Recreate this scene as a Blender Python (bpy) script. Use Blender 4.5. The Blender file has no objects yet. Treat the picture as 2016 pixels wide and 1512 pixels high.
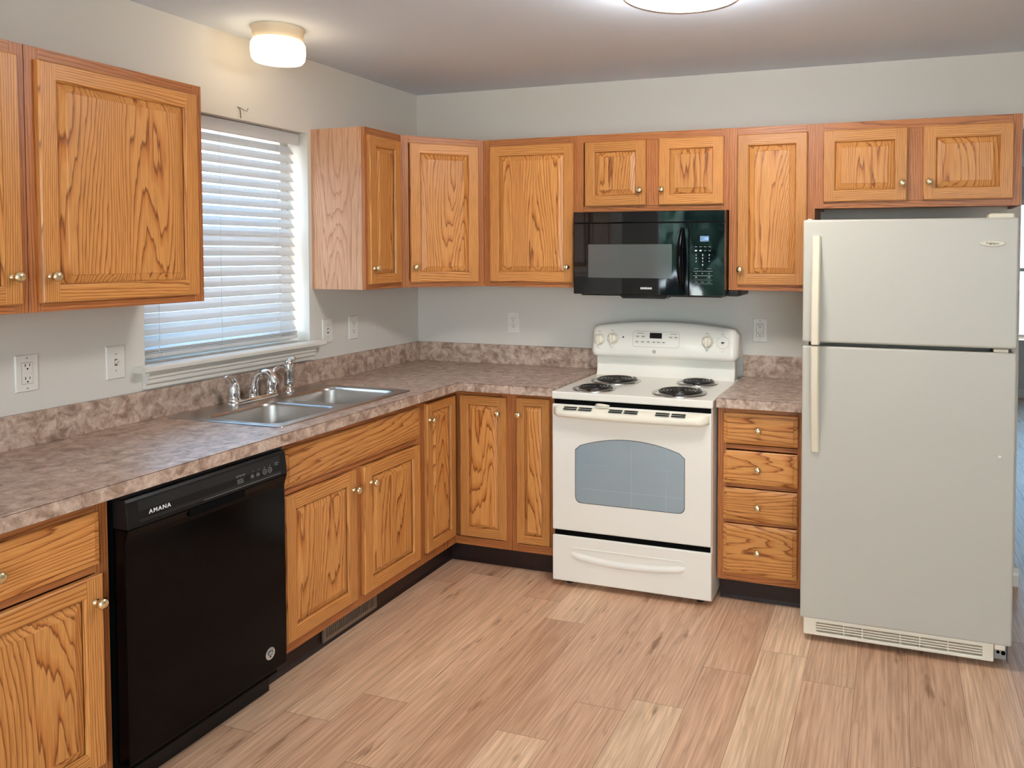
import bpy, bmesh, math, random
from mathutils import Matrix, Vector

random.seed(7)
PI = math.pi
SC = bpy.context.scene
COL = SC.collection

# ------------------------------------------------------------------ camera
cam_d = bpy.data.cameras.new('camera')
cam = bpy.data.objects.new('camera', cam_d)
COL.objects.link(cam)
SC.camera = cam
F_PX, CX, CY = 1557.42, 1236.5, 554.84
YAW, PITCH, ROLL = 0.3254, -0.0356, 0.0013
cam_d.sensor_fit = 'HORIZONTAL'
cam_d.sensor_width = 36.0
cam_d.lens = F_PX * 36.0 / 2016.0
cam_d.shift_x = (1008.0 - CX) / 2016.0
cam_d.shift_y = (CY - 756.0) / 2016.0
cam_d.clip_start = 0.05
_f = Vector((-math.sin(YAW) * math.cos(PITCH), math.cos(YAW) * math.cos(PITCH), math.sin(PITCH)))
_r = Vector((math.cos(YAW), math.sin(YAW), 0))
_u = _r.cross(_f)
_R = math.cos(ROLL) * _r + math.sin(ROLL) * _u
_U = -math.sin(ROLL) * _r + math.cos(ROLL) * _u
m = Matrix((_R, _U, -_f)).transposed().to_4x4()
m.translation = Vector((2.6538, -4.0058, 1.537))
cam.matrix_world = m

# ------------------------------------------------------------------ world, exposure
SC.view_settings.view_transform = 'Standard'
SC.view_settings.look = 'None'
SC.view_settings.exposure = 0.1
SC.view_settings.gamma = 1.0
SC.view_settings.use_curve_mapping = False
world = bpy.data.worlds.new('sky')
SC.world = world
world.use_nodes = True
bg = world.node_tree.nodes['Background']
# clear blue sky over the sink-window side, bright hazy sky on the garden side behind the camera
SKY_BLUE, SKY_HAZE = (0.22, 0.56, 1.0), (.82, .92, 1.0)
SKY_S, HAZE_S = 4.6, 14.5
_wt = world.node_tree
_tc = _wt.nodes.new('ShaderNodeTexCoord')
_sp = _wt.nodes.new('ShaderNodeSeparateXYZ')
_mr = _wt.nodes.new('ShaderNodeMapRange')
_mr.interpolation_type = 'SMOOTHSTEP'
for k_, v_ in ((1, -.35), (2, -.85), (3, 0.0), (4, 1.0)):
    _mr.inputs[k_].default_value = v_
_mc = _wt.nodes.new('ShaderNodeMix')
_mc.data_type = 'RGBA'
_mc.clamp_result = False
_mc.inputs[6].default_value = tuple(c * SKY_S for c in SKY_BLUE) + (1,)
_mc.inputs[7].default_value = tuple(c * HAZE_S for c in SKY_HAZE) + (1,)
_wt.links.new(_tc.outputs['Generated'], _sp.inputs[0])
_wt.links.new(_sp.outputs[1], _mr.inputs[0])
_wt.links.new(_mr.outputs[0], _mc.inputs[0])
_mr2 = _wt.nodes.new('ShaderNodeMapRange')
_mr2.interpolation_type = 'SMOOTHSTEP'
for k_, v_ in ((1, .35), (2, .85), (3, 0.0), (4, 1.0)):
    _mr2.inputs[k_].default_value = v_
_mc2 = _wt.nodes.new('ShaderNodeMix')
_mc2.data_type = 'RGBA'
_mc2.clamp_result = False
_mc2.inputs[7].default_value = (3.6, 5.8, 8.0, 1)
_wt.links.new(_sp.outputs[1], _mr2.inputs[0])
_wt.links.new(_mr2.outputs[0], _mc2.inputs[0])
_wt.links.new(_mc.outputs[2], _mc2.inputs[6])
_wt.links.new(_mc2.outputs[2], bg.inputs[0])
bg.inputs[1].default_value = 1.0
# high sun over the far side of the house, added to bounce off the paving
sun_d = bpy.data.lights.new('sun', 'SUN')
sun_d.energy = 95.0
sun_d.angle = .01
sun = bpy.data.objects.new('sun', sun_d)
COL.objects.link(sun)
sun.rotation_euler = (math.radians(-6), 0, 0)
SC.cycles.max_bounces = 10
SC.cycles.diffuse_bounces = 6
SC.cycles.glossy_bounces = 5
SC.cycles.sample_clamp_indirect = 6.0
SC.cycles.caustics_reflective = False
SC.cycles.caustics_refractive = False
LAMP_BIG, SIDE_FILL, LAMP_SMALL = 50.0, 78.0, 5.0

H = 2.456            # ceiling height


def portal(loc, rot, sx, sy):
    l = bpy.data.lights.new('window_daylight_portal', 'AREA')
    l.shape = 'RECTANGLE'
    l.size, l.size_y = sx, sy
    l.cycles.is_portal = True
    o = bpy.data.objects.new('window_daylight_portal', l)
    COL.objects.link(o)
    o.location = loc
    o.rotation_euler = rot


portal((-0.16, -1.35, 1.61), (0, -PI / 2, 0), 1.0, 0.88)
portal((.525, -6.6, 1.1), (PI / 2, 0, 0), 1.45, 2.2)
portal((3.45, -6.6, 1.325), (PI / 2, 0, 0), 3.1, 1.75)
portal((4.1, 5.38, 1.37), (-PI / 2, 0, 0), 1.2, 1.5)


# ------------------------------------------------------------------ materials
def lin(c):
    return tuple(((v / 255) / 12.92 if v / 255 <= .04045 else ((v / 255 + .055) / 1.055) ** 2.4) for v in c) + (1,)


def nd(nt, t, **k):
    n = nt.nodes.new(t)
    for a, v in k.items():
        setattr(n, a, v)
    return n


def mat(name, color=(200, 200, 200), rough=.5, metal=0.0, spec=.5, coat=0, emit=None, estr=0, bump=0, bscale=200, trans=0):
    m = bpy.data.materials.new(name)
    m.use_nodes = True
    nt = m.node_tree
    b = nt.nodes['Principled BSDF']
    c = lin(color) if max(color) > 1.001 else tuple(color) + (1,)
    b.inputs['Base Color'].default_value = c
    b.inputs['Roughness'].default_value = rough
    b.inputs['Metallic'].default_value = metal
    b.inputs['Specular IOR Level'].default_value = spec
    b.inputs['Coat Weight'].default_value = coat
    b.inputs['Transmission Weight'].default_value = trans
    if emit:
        b.inputs['Emission Color'].default_value = tuple(emit) + (1,)
        b.inputs['Emission Strength'].default_value = estr
    if bump:
        tc = nd(nt, 'ShaderNodeTexCoord')
        n = nd(nt, 'ShaderNodeTexNoise')
        n.inputs['Scale'].default_value = bscale
        n.inputs['Detail'].default_value = 3
        bp = nd(nt, 'ShaderNodeBump')
        bp.inputs['Strength'].default_value = bump
        bp.inputs['Distance'].default_value = .002
        nt.links.new(tc.outputs['Object'], n.inputs['Vector'])
        nt.links.new(n.outputs['Fac'], bp.inputs['Height'])
        nt.links.new(bp.outputs['Normal'], b.inputs['Normal'])
    return m


def ramp(nt, src, stops):
    r = nd(nt, 'ShaderNodeValToRGB')
    e = r.color_ramp.elements
    while len(e) < len(stops):
        e.new(.5)
    for i, (p, c) in enumerate(stops):
        e[i].position = p
        e[i].color = c if len(c) == 4 else lin(c)
    nt.links.new(src, r.inputs['Fac'])
    return r


def mth(nt, op, a, b=None, c=None):
    n = nd(nt, 'ShaderNodeMath', operation=op)
    for i, v in enumerate((a, b, c)):
        if v is None:
            continue
        if hasattr(v, 'links'):
            nt.links.new(v, n.inputs[i])
        else:
            n.inputs[i].default_value = v
    return n.outputs[0]


def noise4(nt, vec, scale, w, detail=2, rough=.5):
    n = nd(nt, 'ShaderNodeTexNoise', noise_dimensions='4D')
    n.inputs['Scale'].default_value = scale
    n.inputs['Detail'].default_value = detail
    n.inputs['Roughness'].default_value = rough
    nt.links.new(vec, n.inputs['Vector'])
    nt.links.new(w, n.inputs['W'])
    return n.outputs['Fac']


def mixc(nt, kind, fac, a, b):
    n = nd(nt, 'ShaderNodeMix', data_type='RGBA', blend_type=kind)
    for idx, v in ((0, fac), (6, a), (7, b)):
        if hasattr(v, 'links'):
            nt.links.new(v, n.inputs[idx])
        else:
            n.inputs[idx].default_value = v
    return n.outputs[2]


def oak(name, horiz, light, mid, dark, freq=24.0, rough=.38, lin_=30):
    """Plain-sawn oak: contour bands of a stretched noise give the cathedral grain, plus fine pores."""
    m = bpy.data.materials.new(name)
    m.use_nodes = True
    nt = m.node_tree
    b = nt.nodes['Principled BSDF']
    tc = nd(nt, 'ShaderNodeTexCoord')
    oi = nd(nt, 'ShaderNodeObjectInfo')
    w = mth(nt, 'MULTIPLY', oi.outputs['Random'], 87.0)
    def mapped(s_long):
        mp = nd(nt, 'ShaderNodeMapping')
        mp.inputs['Scale'].default_value = (s_long, 1, 1) if horiz else (1, 1, s_long)
        nt.links.new(tc.outputs['Object'], mp.inputs['Vector'])
        return mp.outputs['Vector']
    n1 = noise4(nt, mapped(.13), 5.0, w, 1.0, .4)
    n2 = noise4(nt, mapped(.09), 45, w, 2, .5)
    v = mth(nt, 'ADD', mth(nt, 'MULTIPLY', n1, freq), mth(nt, 'MULTIPLY', n2, 1.6))
    sx = nd(nt, 'ShaderNodeSeparateXYZ')
    nt.links.new(tc.outputs['Object'], sx.inputs[0])
    across = sx.outputs[2] if horiz else mth(nt, 'ADD', sx.outputs[0], sx.outputs[1])
    v = mth(nt, 'ADD', v, mth(nt, 'MULTIPLY', across, lin_))
    band = mth(nt, 'FRACT', v)
    r1 = ramp(nt, band, [(0, dark), (.13, mid), (.42, light), (.91, light), (1, dark)])
    pores = noise4(nt, mapped(.025), 420, w, 1.5, .6)
    r2 = ramp(nt, pores, [(.42, (1, 1, 1, 1)), (.66, (.62, .55, .5, 1))])
    c = mixc(nt, 'MULTIPLY', .65, r1.outputs['Color'], r2.outputs['Color'])
    low = noise4(nt, mapped(.3), 3.0, w, 1)
    r3 = ramp(nt, low, [(.3, (.86, .84, .82, 1)), (.7, (1.0, 1.0, 1.0, 1))])
    c = mixc(nt, 'MULTIPLY', 1.0, c, r3.outputs['Color'])
    hs = nd(nt, 'ShaderNodeHueSaturation')
    nt.links.new(c, hs.inputs['Color'])
    nt.links.new(mth(nt, 'ADD', mth(nt, 'MULTIPLY', oi.outputs['Random'], .16), .92), hs.inputs['Value'])
    nt.links.new(hs.outputs['Color'], b.inputs['Base Color'])
    b.inputs['Roughness'].default_value = rough
    b.inputs['Specular IOR Level'].default_value = .35
    bp = nd(nt, 'ShaderNodeBump')
    bp.inputs['Strength'].default_value = .12
    bp.inputs['Distance'].default_value = .001
    nt.links.new(pores, bp.inputs['Height'])
    bp.invert = True
    nt.links.new(bp.outputs['Normal'], b.inputs['Normal'])
    return m


OAK = ((211, 148, 83), (193, 123, 61), (126, 68, 27))
OAKF = ((180, 114, 65), (163, 96, 51), (110, 60, 28))
OAK_V = oak('oak_vertical_grain', False, *OAK, freq=9, lin_=150)
OAK_H = oak('oak_horizontal_grain', True, *OAK, freq=12, lin_=110)
OAK_P = oak('oak_panel_cathedral_grain', False, *OAK, freq=34, lin_=45)
OAK_D = oak('oak_drawer_grain', True, *OAK, freq=28, lin_=26)
OAKF_V = oak('oak_frame_vertical_grain', False, *OAKF, freq=10, lin_=110)
OAKF_H = oak('oak_frame_horizontal_grain', True, *OAKF, freq=14, lin_=80)
OAK_SIDE = oak('oak_veneer_side', False, (205, 160, 128), (196, 148, 116), (172, 124, 94), freq=24, rough=.5)
WOODS = [OAK_V, OAK_H]


def laminate():
    m = bpy.data.materials.new('taupe_mottled_laminate')
    m.use_nodes = True
    nt = m.node_tree
    b = nt.nodes['Principled BSDF']
    tc = nd(nt, 'ShaderNodeTexCoord')
    def nz(s, d, r, dist=0.0):
        n = nd(nt, 'ShaderNodeTexNoise')
        n.inputs['Scale'].default_value = s
        n.inputs['Detail'].default_value = d
        n.inputs['Roughness'].default_value = r
        n.inputs['Distortion'].default_value = dist
        nt.links.new(tc.outputs['Object'], n.inputs['Vector'])
        return n.outputs['Fac']
    a = ramp(nt, nz(22, 9, .68, .6), [(.36, (138, 113, 97)), (.5, (182, 158, 142)), (.64, (211, 192, 177))])
    f = ramp(nt, nz(70, 6, .7), [(.4, (.80, .77, .75, 1)), (.62, (1.08, 1.06, 1.04, 1))])
    c = mixc(nt, 'MULTIPLY', .75, a.outputs['Color'], f.outputs['Color'])
    nt.links.new(c, b.inputs['Base Color'])
    b.inputs['Roughness'].default_value = .34
    b.inputs['Specular IOR Level'].default_value = .4
    return m


LAM = laminate()


def floor_mat():
    m = bpy.data.materials.new('oak_look_vinyl_plank')
    m.use_nodes = True
    nt = m.node_tree
    b = nt.nodes['Principled BSDF']
    tc = nd(nt, 'ShaderNodeTexCoord')
    tone = nd(nt, 'ShaderNodeAttribute', attribute_name='tone').outputs['Fac']
    seed = nd(nt, 'ShaderNodeAttribute', attribute_name='seed').outputs['Fac']
    def mapped(sy, sx=1):
        mp = nd(nt, 'ShaderNodeMapping')
        mp.inputs['Scale'].default_value = (sx, sy, 1)
        nt.links.new(tc.outputs['Object'], mp.inputs['Vector'])
        return mp.outputs['Vector']
    base = ramp(nt, tone, [(0, (200, 160, 132)), (.5, (216, 178, 149)), (1, (236, 206, 174))])
    n1 = noise4(nt, mapped(.10), 9, seed, 2, .5)
    band = mth(nt, 'FRACT', mth(nt, 'MULTIPLY', n1, 11))
    r1 = ramp(nt, band, [(0, (.80, .76, .72, 1)), (.25, (.97, .96, .95, 1)), (.8, (1.05, 1.05, 1.05, 1)), (1, (.86, .83, .80, 1))])
    c = mixc(nt, 'MULTIPLY', .55, base.outputs['Color'], r1.outputs['Color'])
    n2 = noise4(nt, mapped(.03), 130, seed, 3, .6)
    r2 = ramp(nt, n2, [(.36, (1.1, 1.1, 1.1, 1)), (.62, (.74, .69, .64, 1))])
    c = mixc(nt, 'MULTIPLY', .9, c, r2.outputs['Color'])
    n4 = noise4(nt, mapped(.12), 4.5, seed, 3, .6)
    r4 = ramp(nt, n4, [(.35, (.84, .80, .77, 1)), (.62, (1.05, 1.05, 1.05, 1))])
    c = mixc(nt, 'MULTIPLY', .9, c, r4.outputs['Color'])
    # dark streaks and knots
    n3 = noise4(nt, mapped(.20), 17, seed, 3, .62)
    r3 = ramp(nt, n3, [(.615, (1, 1, 1, 1)), (.69, (.50, .42, .36, 1))])
    c = mixc(nt, 'MULTIPLY', .9, c, r3.outputs['Color'])
    nt.links.new(c, b.inputs['Base Color'])
    b.inputs['Roughness'].default_value = .42
    b.inputs['Specular IOR Level'].default_value = .4
    bp = nd(nt, 'ShaderNodeBump')
    bp.inputs['Strength'].default_value = .08
    bp.inputs['Distance'].default_value = .001
    nt.links.new(n2, bp.inputs['Height'])
    nt.links.new(bp.outputs['Normal'], b.inputs['Normal'])
    return m


FLOOR = floor_mat()
GAP = mat('plank_joint', (96, 70, 52), .8)
WALL = mat('greige_wall_paint', (214, 209, 200), .75, spec=.25, bump=.15, bscale=160)
CEIL = mat('ceiling_paint', (224, 233, 244), .85, spec=.2, bump=.12, bscale=120)
TRIM = mat('white_trim_paint', (224, 218, 208), .4)
PLASTIC_W = mat('white_plastic', (226, 222, 214), .4)
BISQUE = mat('bisque_enamel', (238, 233, 222), .22, coat=.2)
BISQUE_P = mat('bisque_plastic', (234, 225, 206), .35)
FRIDGE = mat('textured_bisque_steel', (188, 184, 173), .38, bump=.10, bscale=700)
FRIDGE_P = mat('fridge_trim_plastic', (224, 213, 190), .35)
GREY_MARK = mat('grey_print', (120, 116, 108), .6)
BLACK = mat('black_gloss', (4, 4, 5), .14, spec=.12)
BLACK_G = mat('black_glass', (6, 7, 10), .04, spec=.5, coat=.1)
BLACK_S = mat('black_satin', (13, 13, 14), .4, spec=.3)
BLACK_D = mat('dark_gap', (5, 5, 5), .9, spec=.1)
CONSOLE = mat('black_console_insert', (26, 28, 29), .35, spec=.4)
WINDOW_MW = mat('microwave_mesh_window', (74, 77, 76), .10, spec=.6, coat=.3)
COIL = mat('black_coil_element', (30, 26, 24), .28, spec=.5)
CHROME = mat('chrome', (.82, .82, .83), .10, 1.0)
CHROME_D = mat('drip_pan_chrome', (.55, .53, .50), .22, 1.0)
BRASS = mat('polished_brass', (.86, .74, .48), .18, 1.0)
KICK = mat('dark_brown_vinyl_base', (38, 24, 22), .35, spec=.4)
VENT = mat('bronze_vent_metal', (122, 106, 90), .4, .4)
NICKEL = mat('nickel_rim', (.42, .36, .31), .3, 1.0)
WHITE_INK = mat('white_ink', (225, 225, 225), .5)
GREY_INK = mat('pale_grey_ink', (150, 156, 152), .5)
OVEN_GLASS = mat('oven_window_glass', (146, 160, 166), .10, spec=.7, coat=.6)
BLIND = mat('white_blind_slat', (226, 224, 222), .45)
_nt = BLIND.node_tree
_tl = nd(_nt, 'ShaderNodeBsdfTranslucent')
_tl.inputs[0].default_value = (.75, .78, .80, 1)
_mx = nd(_nt, 'ShaderNodeMixShader')
_mx.inputs[0].default_value = .25
_nt.links.new(_nt.nodes['Principled BSDF'].outputs[0], _mx.inputs[1])
_nt.links.new(_tl.outputs[0], _mx.inputs[2])
_nt.links.new(_mx.outputs[0], _nt.nodes['Material Output'].inputs[0])
CORD = mat('white_cord', (214, 214, 212), .7)
LCD = mat('blue_lcd', (60, 80, 90), .3, emit=(.22, .36, .55), estr=.5)
LCD_D = mat('blue_digit', (90, 120, 255), .3, emit=(.25, .35, 1.0), estr=2.2)
RUBBER = mat('dark_wire', (60, 50, 42), .6)
OPAL = mat('opal_glass_lit', (255, 250, 240), .3, emit=(1, .78, .50), estr=LAMP_SMALL)
LED = mat('led_diffuser_lit', (255, 255, 250), .3, emit=(1, .97, .93), estr=LAMP_BIG)
SIDE_GLOW = mat('added_side_glow', (255, 252, 246), .4, emit=(.97, .98, 1.0), estr=SIDE_FILL)  # added glow, lights the ceiling and upper walls
CREAM = mat('cream_enamel', (222, 205, 178), .4)
LEAF = mat('green_leaves', (18, 56, 40), .7, bump=.6, bscale=12)
BARK = mat('tree_bark', (84, 68, 54), .9)
BOUNCE_GROUND = mat('pale_bounce_ground', (188, 186, 178), .9, bump=.3, bscale=40)  # pale so the added paving throws sunlight up to the ceiling


def steel():
    m = mat('brushed_stainless', (.50, .475, .45), .30, 1.0)
    nt = m.node_tree
    tc = nd(nt, 'ShaderNodeTexCoord')
    mp = nd(nt, 'ShaderNodeMapping')
    mp.inputs['Scale'].default_value = (300, 8, 300)
    n = nd(nt, 'ShaderNodeTexNoise')
    n.inputs['Scale'].default_value = 2
    nt.links.new(tc.outputs['Object'], mp.inputs['Vector'])
    nt.links.new(mp.outputs['Vector'], n.inputs['Vector'])
    bp = nd(nt, 'ShaderNodeBump')
    bp.inputs['Strength'].default_value = .10
    bp.inputs['Distance'].default_value = .0005
    nt.links.new(n.outputs['Fac'], bp.inputs['Height'])
    nt.links.new(bp.outputs['Normal'], nt.nodes['Principled BSDF'].inputs['Normal'])
    return m


STEEL = steel()


def glass_mat():
    m = bpy.data.materials.new('window_glass')
    m.use_nodes = True
    nt = m.node_tree
    nt.nodes.remove(nt.nodes['Principled BSDF'])
    out = nt.nodes['Material Output']
    tr = nd(nt, 'ShaderNodeBsdfTransparent')
    tr.inputs[0].default_value = (.94, .97, .98, 1)
    gl = nd(nt, 'ShaderNodeBsdfGlossy')
    gl.inputs['Roughness'].default_value = .02
    fr = nd(nt, 'ShaderNodeFresnel')
    fr.inputs[0].default_value = 1.45
    mx = nd(nt, 'ShaderNodeMixShader')
    ge = nd(nt, 'ShaderNodeNewGeometry')
    nt.links.new(mth(nt, 'MULTIPLY', fr.outputs[0], mth(nt, 'SUBTRACT', 1.0, ge.outputs['Backfacing'])), mx.inputs[0])
    nt.links.new(tr.outputs[0], mx.inputs[1])
    nt.links.new(gl.outputs[0], mx.inputs[2])
    nt.links.new(mx.outputs[0], out.inputs[0])
    return m


GLASS = glass_mat()


# ------------------------------------------------------------------ helpers
def box(bm, x0, x1, y0, y1, z0, z1, mi=0):
    v = [bm.verts.new((x, y, z)) for x in (x0, x1) for y in (y0, y1) for z in (z0, z1)]
    for q in ((0, 1, 3, 2), (4, 6, 7, 5), (0, 4, 5, 1), (2, 3, 7, 6), (0, 2, 6, 4), (1, 5, 7, 3)):
        f = bm.faces.new([v[i] for i in q])
        f.material_index = mi


def quad(bm, pts, mi=0):
    f = bm.faces.new([bm.verts.new(p) for p in pts])
    f.material_index = mi
    return f


def prism(bm, prof, a0, a1, mp, mi=0, smooth=False):
    """extrude a closed 2-D profile; mp(u, v, a) -> xyz"""
    A = [bm.verts.new(mp(u, v, a0)) for u, v in prof]
    B = [bm.verts.new(mp(u, v, a1)) for u, v in prof]
    n = len(prof)
    for i in range(n):
        f = bm.faces.new((A[i], A[(i + 1) % n], B[(i + 1) % n], B[i]))
        f.material_index = mi
        f.smooth = smooth
    for L in (A[::-1], B):
        f = bm.faces.new(L)
        f.material_index = mi


def lathe(bm, prof, mp, seg=24, mi=0, smooth=True):
    """prof: (radius, axial); mp(a, b, h) maps the circle plane and the axis to xyz"""
    rings = []
    for r, h in prof:
        if r < 1e-6:
            rings.append([bm.verts.new(mp(0, 0, h))])
        else:
            rings.append([bm.verts.new(mp(r * math.cos(2 * PI * k / seg), r * math.sin(2 * PI * k / seg), h)) for k in range(seg)])
    for A, B in zip(rings, rings[1:]):
        for k in range(seg):
            k2 = (k + 1) % seg
            if len(A) == 1 and len(B) == 1:
                continue
            if len(A) == 1:
                L = (A[0], B[k], B[k2])
            elif len(B) == 1:
                L = (A[k], B[0], A[k2])
            else:
                L = (A[k], B[k], B[k2], A[k2])
            f = bm.faces.new(L)
            f.smooth = smooth
            f.material_index = mi


def tube(bm, pts, rad, seg=10, mi=0, cap=True):
    pts = [Vector(p) for p in pts]
    n = len(pts)
    rads = rad if isinstance(rad, (list, tuple)) else [rad] * n
    prev = None
    rings = []
    for i, p in enumerate(pts):
        t = (pts[min(i + 1, n - 1)] - pts[max(i - 1, 0)]).normalized()
        if prev is None:
            a = Vector((0, 0, 1)) if abs(t.z) < .9 else Vector((1, 0, 0))
            u = t.cross(a).normalized()
        else:
            u = (prev - t * prev.dot(t)).normalized()
        prev = u
        w = t.cross(u)
        rings.append([bm.verts.new(p + rads[i] * (u * math.cos(2 * PI * k / seg) + w * math.sin(2 * PI * k / seg))) for k in range(seg)])
    for A, B in zip(rings, rings[1:]):
        for k in range(seg):
            f = bm.faces.new((A[k], A[(k + 1) % seg], B[(k + 1) % seg], B[k]))
            f.smooth = True
            f.material_index = mi
    if cap:
        bm.faces.new(rings[0][::-1]).material_index = mi
        bm.faces.new(rings[-1]).material_index = mi


def rrect(x0, x1, y0, y1, r, n=6):
    P = []
    for cx, cy, a in ((x1 - r, y1 - r, 0), (x0 + r, y1 - r, 90), (x0 + r, y0 + r, 180), (x1 - r, y0 + r, 270)):
        for k in range(n + 1):
            t = math.radians(a + 90 * k / n)
            P.append((cx + r * math.cos(t), cy + r * math.sin(t)))
    return P


def loops(bm, rings, mi=0, smooth=True, cap_last=True, cap_first=False):
    R = [[bm.verts.new(p) for p in r] for r in rings]
    for A, B in zip(R, R[1:]):
        n = len(A)
        for k in range(n):
            f = bm.faces.new((A[k], A[(k + 1) % n], B[(k + 1) % n], B[k]))
            f.smooth = smooth
            f.material_index = mi
    if cap_last:
        bm.faces.new(R[-1]).material_index = mi
    if cap_first:
        bm.faces.new(R[0][::-1]).material_index = mi


def link(name, bm, mats, parent=None, loc=None, rz=None, bevel=0, seg=2, fix=True, label=None):
    if fix:
        bmesh.ops.recalc_face_normals(bm, faces=bm.faces[:])
    me = bpy.data.meshes.new(name)
    bm.to_mesh(me)
    bm.free()
    for mm in (mats if isinstance(mats, (list, tuple)) else [mats]):
        me.materials.append(mm)
    o = bpy.data.objects.new(name, me)
    COL.objects.link(o)
    if parent is not None:
        o.parent = parent
    if loc is not None:
        o.location = loc
    if rz is not None:
        o.rotation_euler = (0, 0, rz)
    if bevel:
        b = o.modifiers.new('Bevel', 'BEVEL')
        b.width = bevel
        b.segments = seg
        b.limit_method = 'ANGLE'
        b.angle_limit = math.radians(40)
    if label:
        o['label'] = label
    return o


def boxes(name, L, mats, parent=None, bevel=0, **k):
    bm = bmesh.new()
    for b in L:
        box(bm, *b)
    return link(name, bm, mats, parent, bevel=bevel, **k)


def tag(o, label, cat, group=None):
    o['label'] = label
    o['category'] = cat
    if group:
        o['group'] = group
    return o


def thing(name, label, cat, loc, rz=0, group=None):
    o = bpy.data.objects.new(name, None)
    o.empty_display_size = .1
    COL.objects.link(o)
    o.location = loc
    o.rotation_euler = (0, 0, rz)
    return tag(o, label, cat, group)


def struct(o):
    o['kind'] = 'structure'
    return o


def grid_solid(bm, us, vs, inc, a0, a1, mp, mi=0):
    """solid plate from grid cells with holes: shared vertices, walls only on the boundary"""
    V = {}
    def v(i, j, s):
        if (i, j, s) not in V:
            V[(i, j, s)] = bm.verts.new(mp(us[i], vs[j], a1 if s else a0))
        return V[(i, j, s)]
    nu, nv = len(us) - 1, len(vs) - 1
    ok = lambda i, j: 0 <= i < nu and 0 <= j < nv and inc(i, j)
    for i in range(nu):
        for j in range(nv):
            if not ok(i, j):
                continue
            c = [(i, j), (i + 1, j), (i + 1, j + 1), (i, j + 1)]
            for s in (0, 1):
                bm.faces.new([v(*p, s) for p in c]).material_index = mi
            for (p, q, di, dj) in ((c[0], c[1], 0, -1), (c[1], c[2], 1, 0), (c[2], c[3], 0, 1), (c[3], c[0], -1, 0)):
                if not ok(i + di, j + dj):
                    bm.faces.new((v(*p, 0), v(*q, 0), v(*q, 1), v(*p, 1))).material_index = mi


_txt_cache = {}


def text_mesh(s, size, depth=.0004, spacing=1.0, shear=0, bold=0.0):
    """flat lettering as a mesh: x right, z up, facing -y, centred on the origin"""
    cu = bpy.data.curves.new('lettering', 'FONT')
    cu.body = s
    cu.size = size
    cu.extrude = depth
    cu.offset = bold
    cu.space_character = spacing
    cu.shear = shear
    cu.align_x = 'CENTER'
    cu.align_y = 'CENTER'
    o = bpy.data.objects.new('lettering', cu)
    COL.objects.link(o)
    bpy.context.view_layer.update()
    me = bpy.data.meshes.new_from_object(o.evaluated_get(bpy.context.evaluated_depsgraph_get()))
    bpy.data.objects.remove(o)
    bpy.data.curves.remove(cu)
    me.transform(Matrix.Rotation(PI / 2, 4, 'X'))
    return me


def lettering(name, s, size, material, parent, loc, rz=0, **k):
    me = text_mesh(s, size, **k)
    me.materials.clear()
    me.materials.append(material)
    o = bpy.data.objects.new(name, me)
    COL.objects.link(o)
    o.parent = parent
    o.location = loc
    o.rotation_euler = (0, 0, rz)
    return o


def disc(bm, cx, cz, r, y0, y1, seg=24, mi=0, smooth=False):
    """cylinder whose axis is y, front face at y0"""
    prism(bm, [(cx + r * math.cos(2 * PI * k / seg), cz + r * math.sin(2 * PI * k / seg)) for k in range(seg)], y0, y1, lambda u, v, a: (u, a, v), mi, smooth)


# ------------------------------------------------------------------ structure: room shell
XR, YB = 5.4, -6.5        # the room's far sides, behind the camera
YF = 5.3                  # far wall of the room beyond the opening
OPX, OPZ = 3.197, 2.106   # opening beside the fridge
WT = .17

# floor: single planks in one mesh
bm = bmesh.new()
tone_l, seed_l = [], []
PW, PL = .1805, 1.22
x_first = 1.815 - 10 * PW
fixed_end = {10: -1.462, 11: -1.175, 8: -1.77, 6: -2.06}
pale = {(10, -1): .95, (11, -1): .35, (12, 0): .85, (12, -1): .9, (9, -1): .3, (8, -1): .75, (10, 0): .45, (11, 0): .5, (13, 0): .55}
rng = random.Random(3)
for i in range(-8, 31):
    xa = x_first + i * PW
    off = fixed_end.get(i, -1.2 + rng.random() * PL)
    for j in range(-5, 6):
        ya = off + j * PL
        x0, x1, y0, y1 = xa + .0006, xa + PW - .0006, max(ya + .0006, YB), min(ya + PL - .0006, YF)
        t = pale.get((i, j), .18 + .6 * rng.random())
        s = rng.random() * 60
        if y1 - y0 < .01:
            continue
        quad(bm, ((x0, y0, 0), (x1, y0, 0), (x1, y1, 0), (x0, y1, 0)), 0)
        tone_l.append(t)
        seed_l.append(s)
quad(bm, ((-1.6, YB, -.001), (XR, YB, -.001), (XR, YF, -.001), (-1.6, YF, -.001)), 1)
tone_l.append(0)
seed_l.append(0)
fl = struct(link('floor', bm, [FLOOR, GAP], fix=False))
for nm, vals in (('tone', tone_l), ('seed', seed_l)):
    at = fl.data.attributes.new(nm, 'FLOAT', 'FACE')
    at.data.foreach_set('value', vals)

bm = bmesh.new()
grid_solid(bm, [-1.7, -WT, XR + .1], [YB - .1, -4.08, YF + .1], lambda i, j: i == 1 or j == 0, H, H + .1, lambda u, v, a: (u, v, a))
struct(link('ceiling', bm, CEIL))

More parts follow.
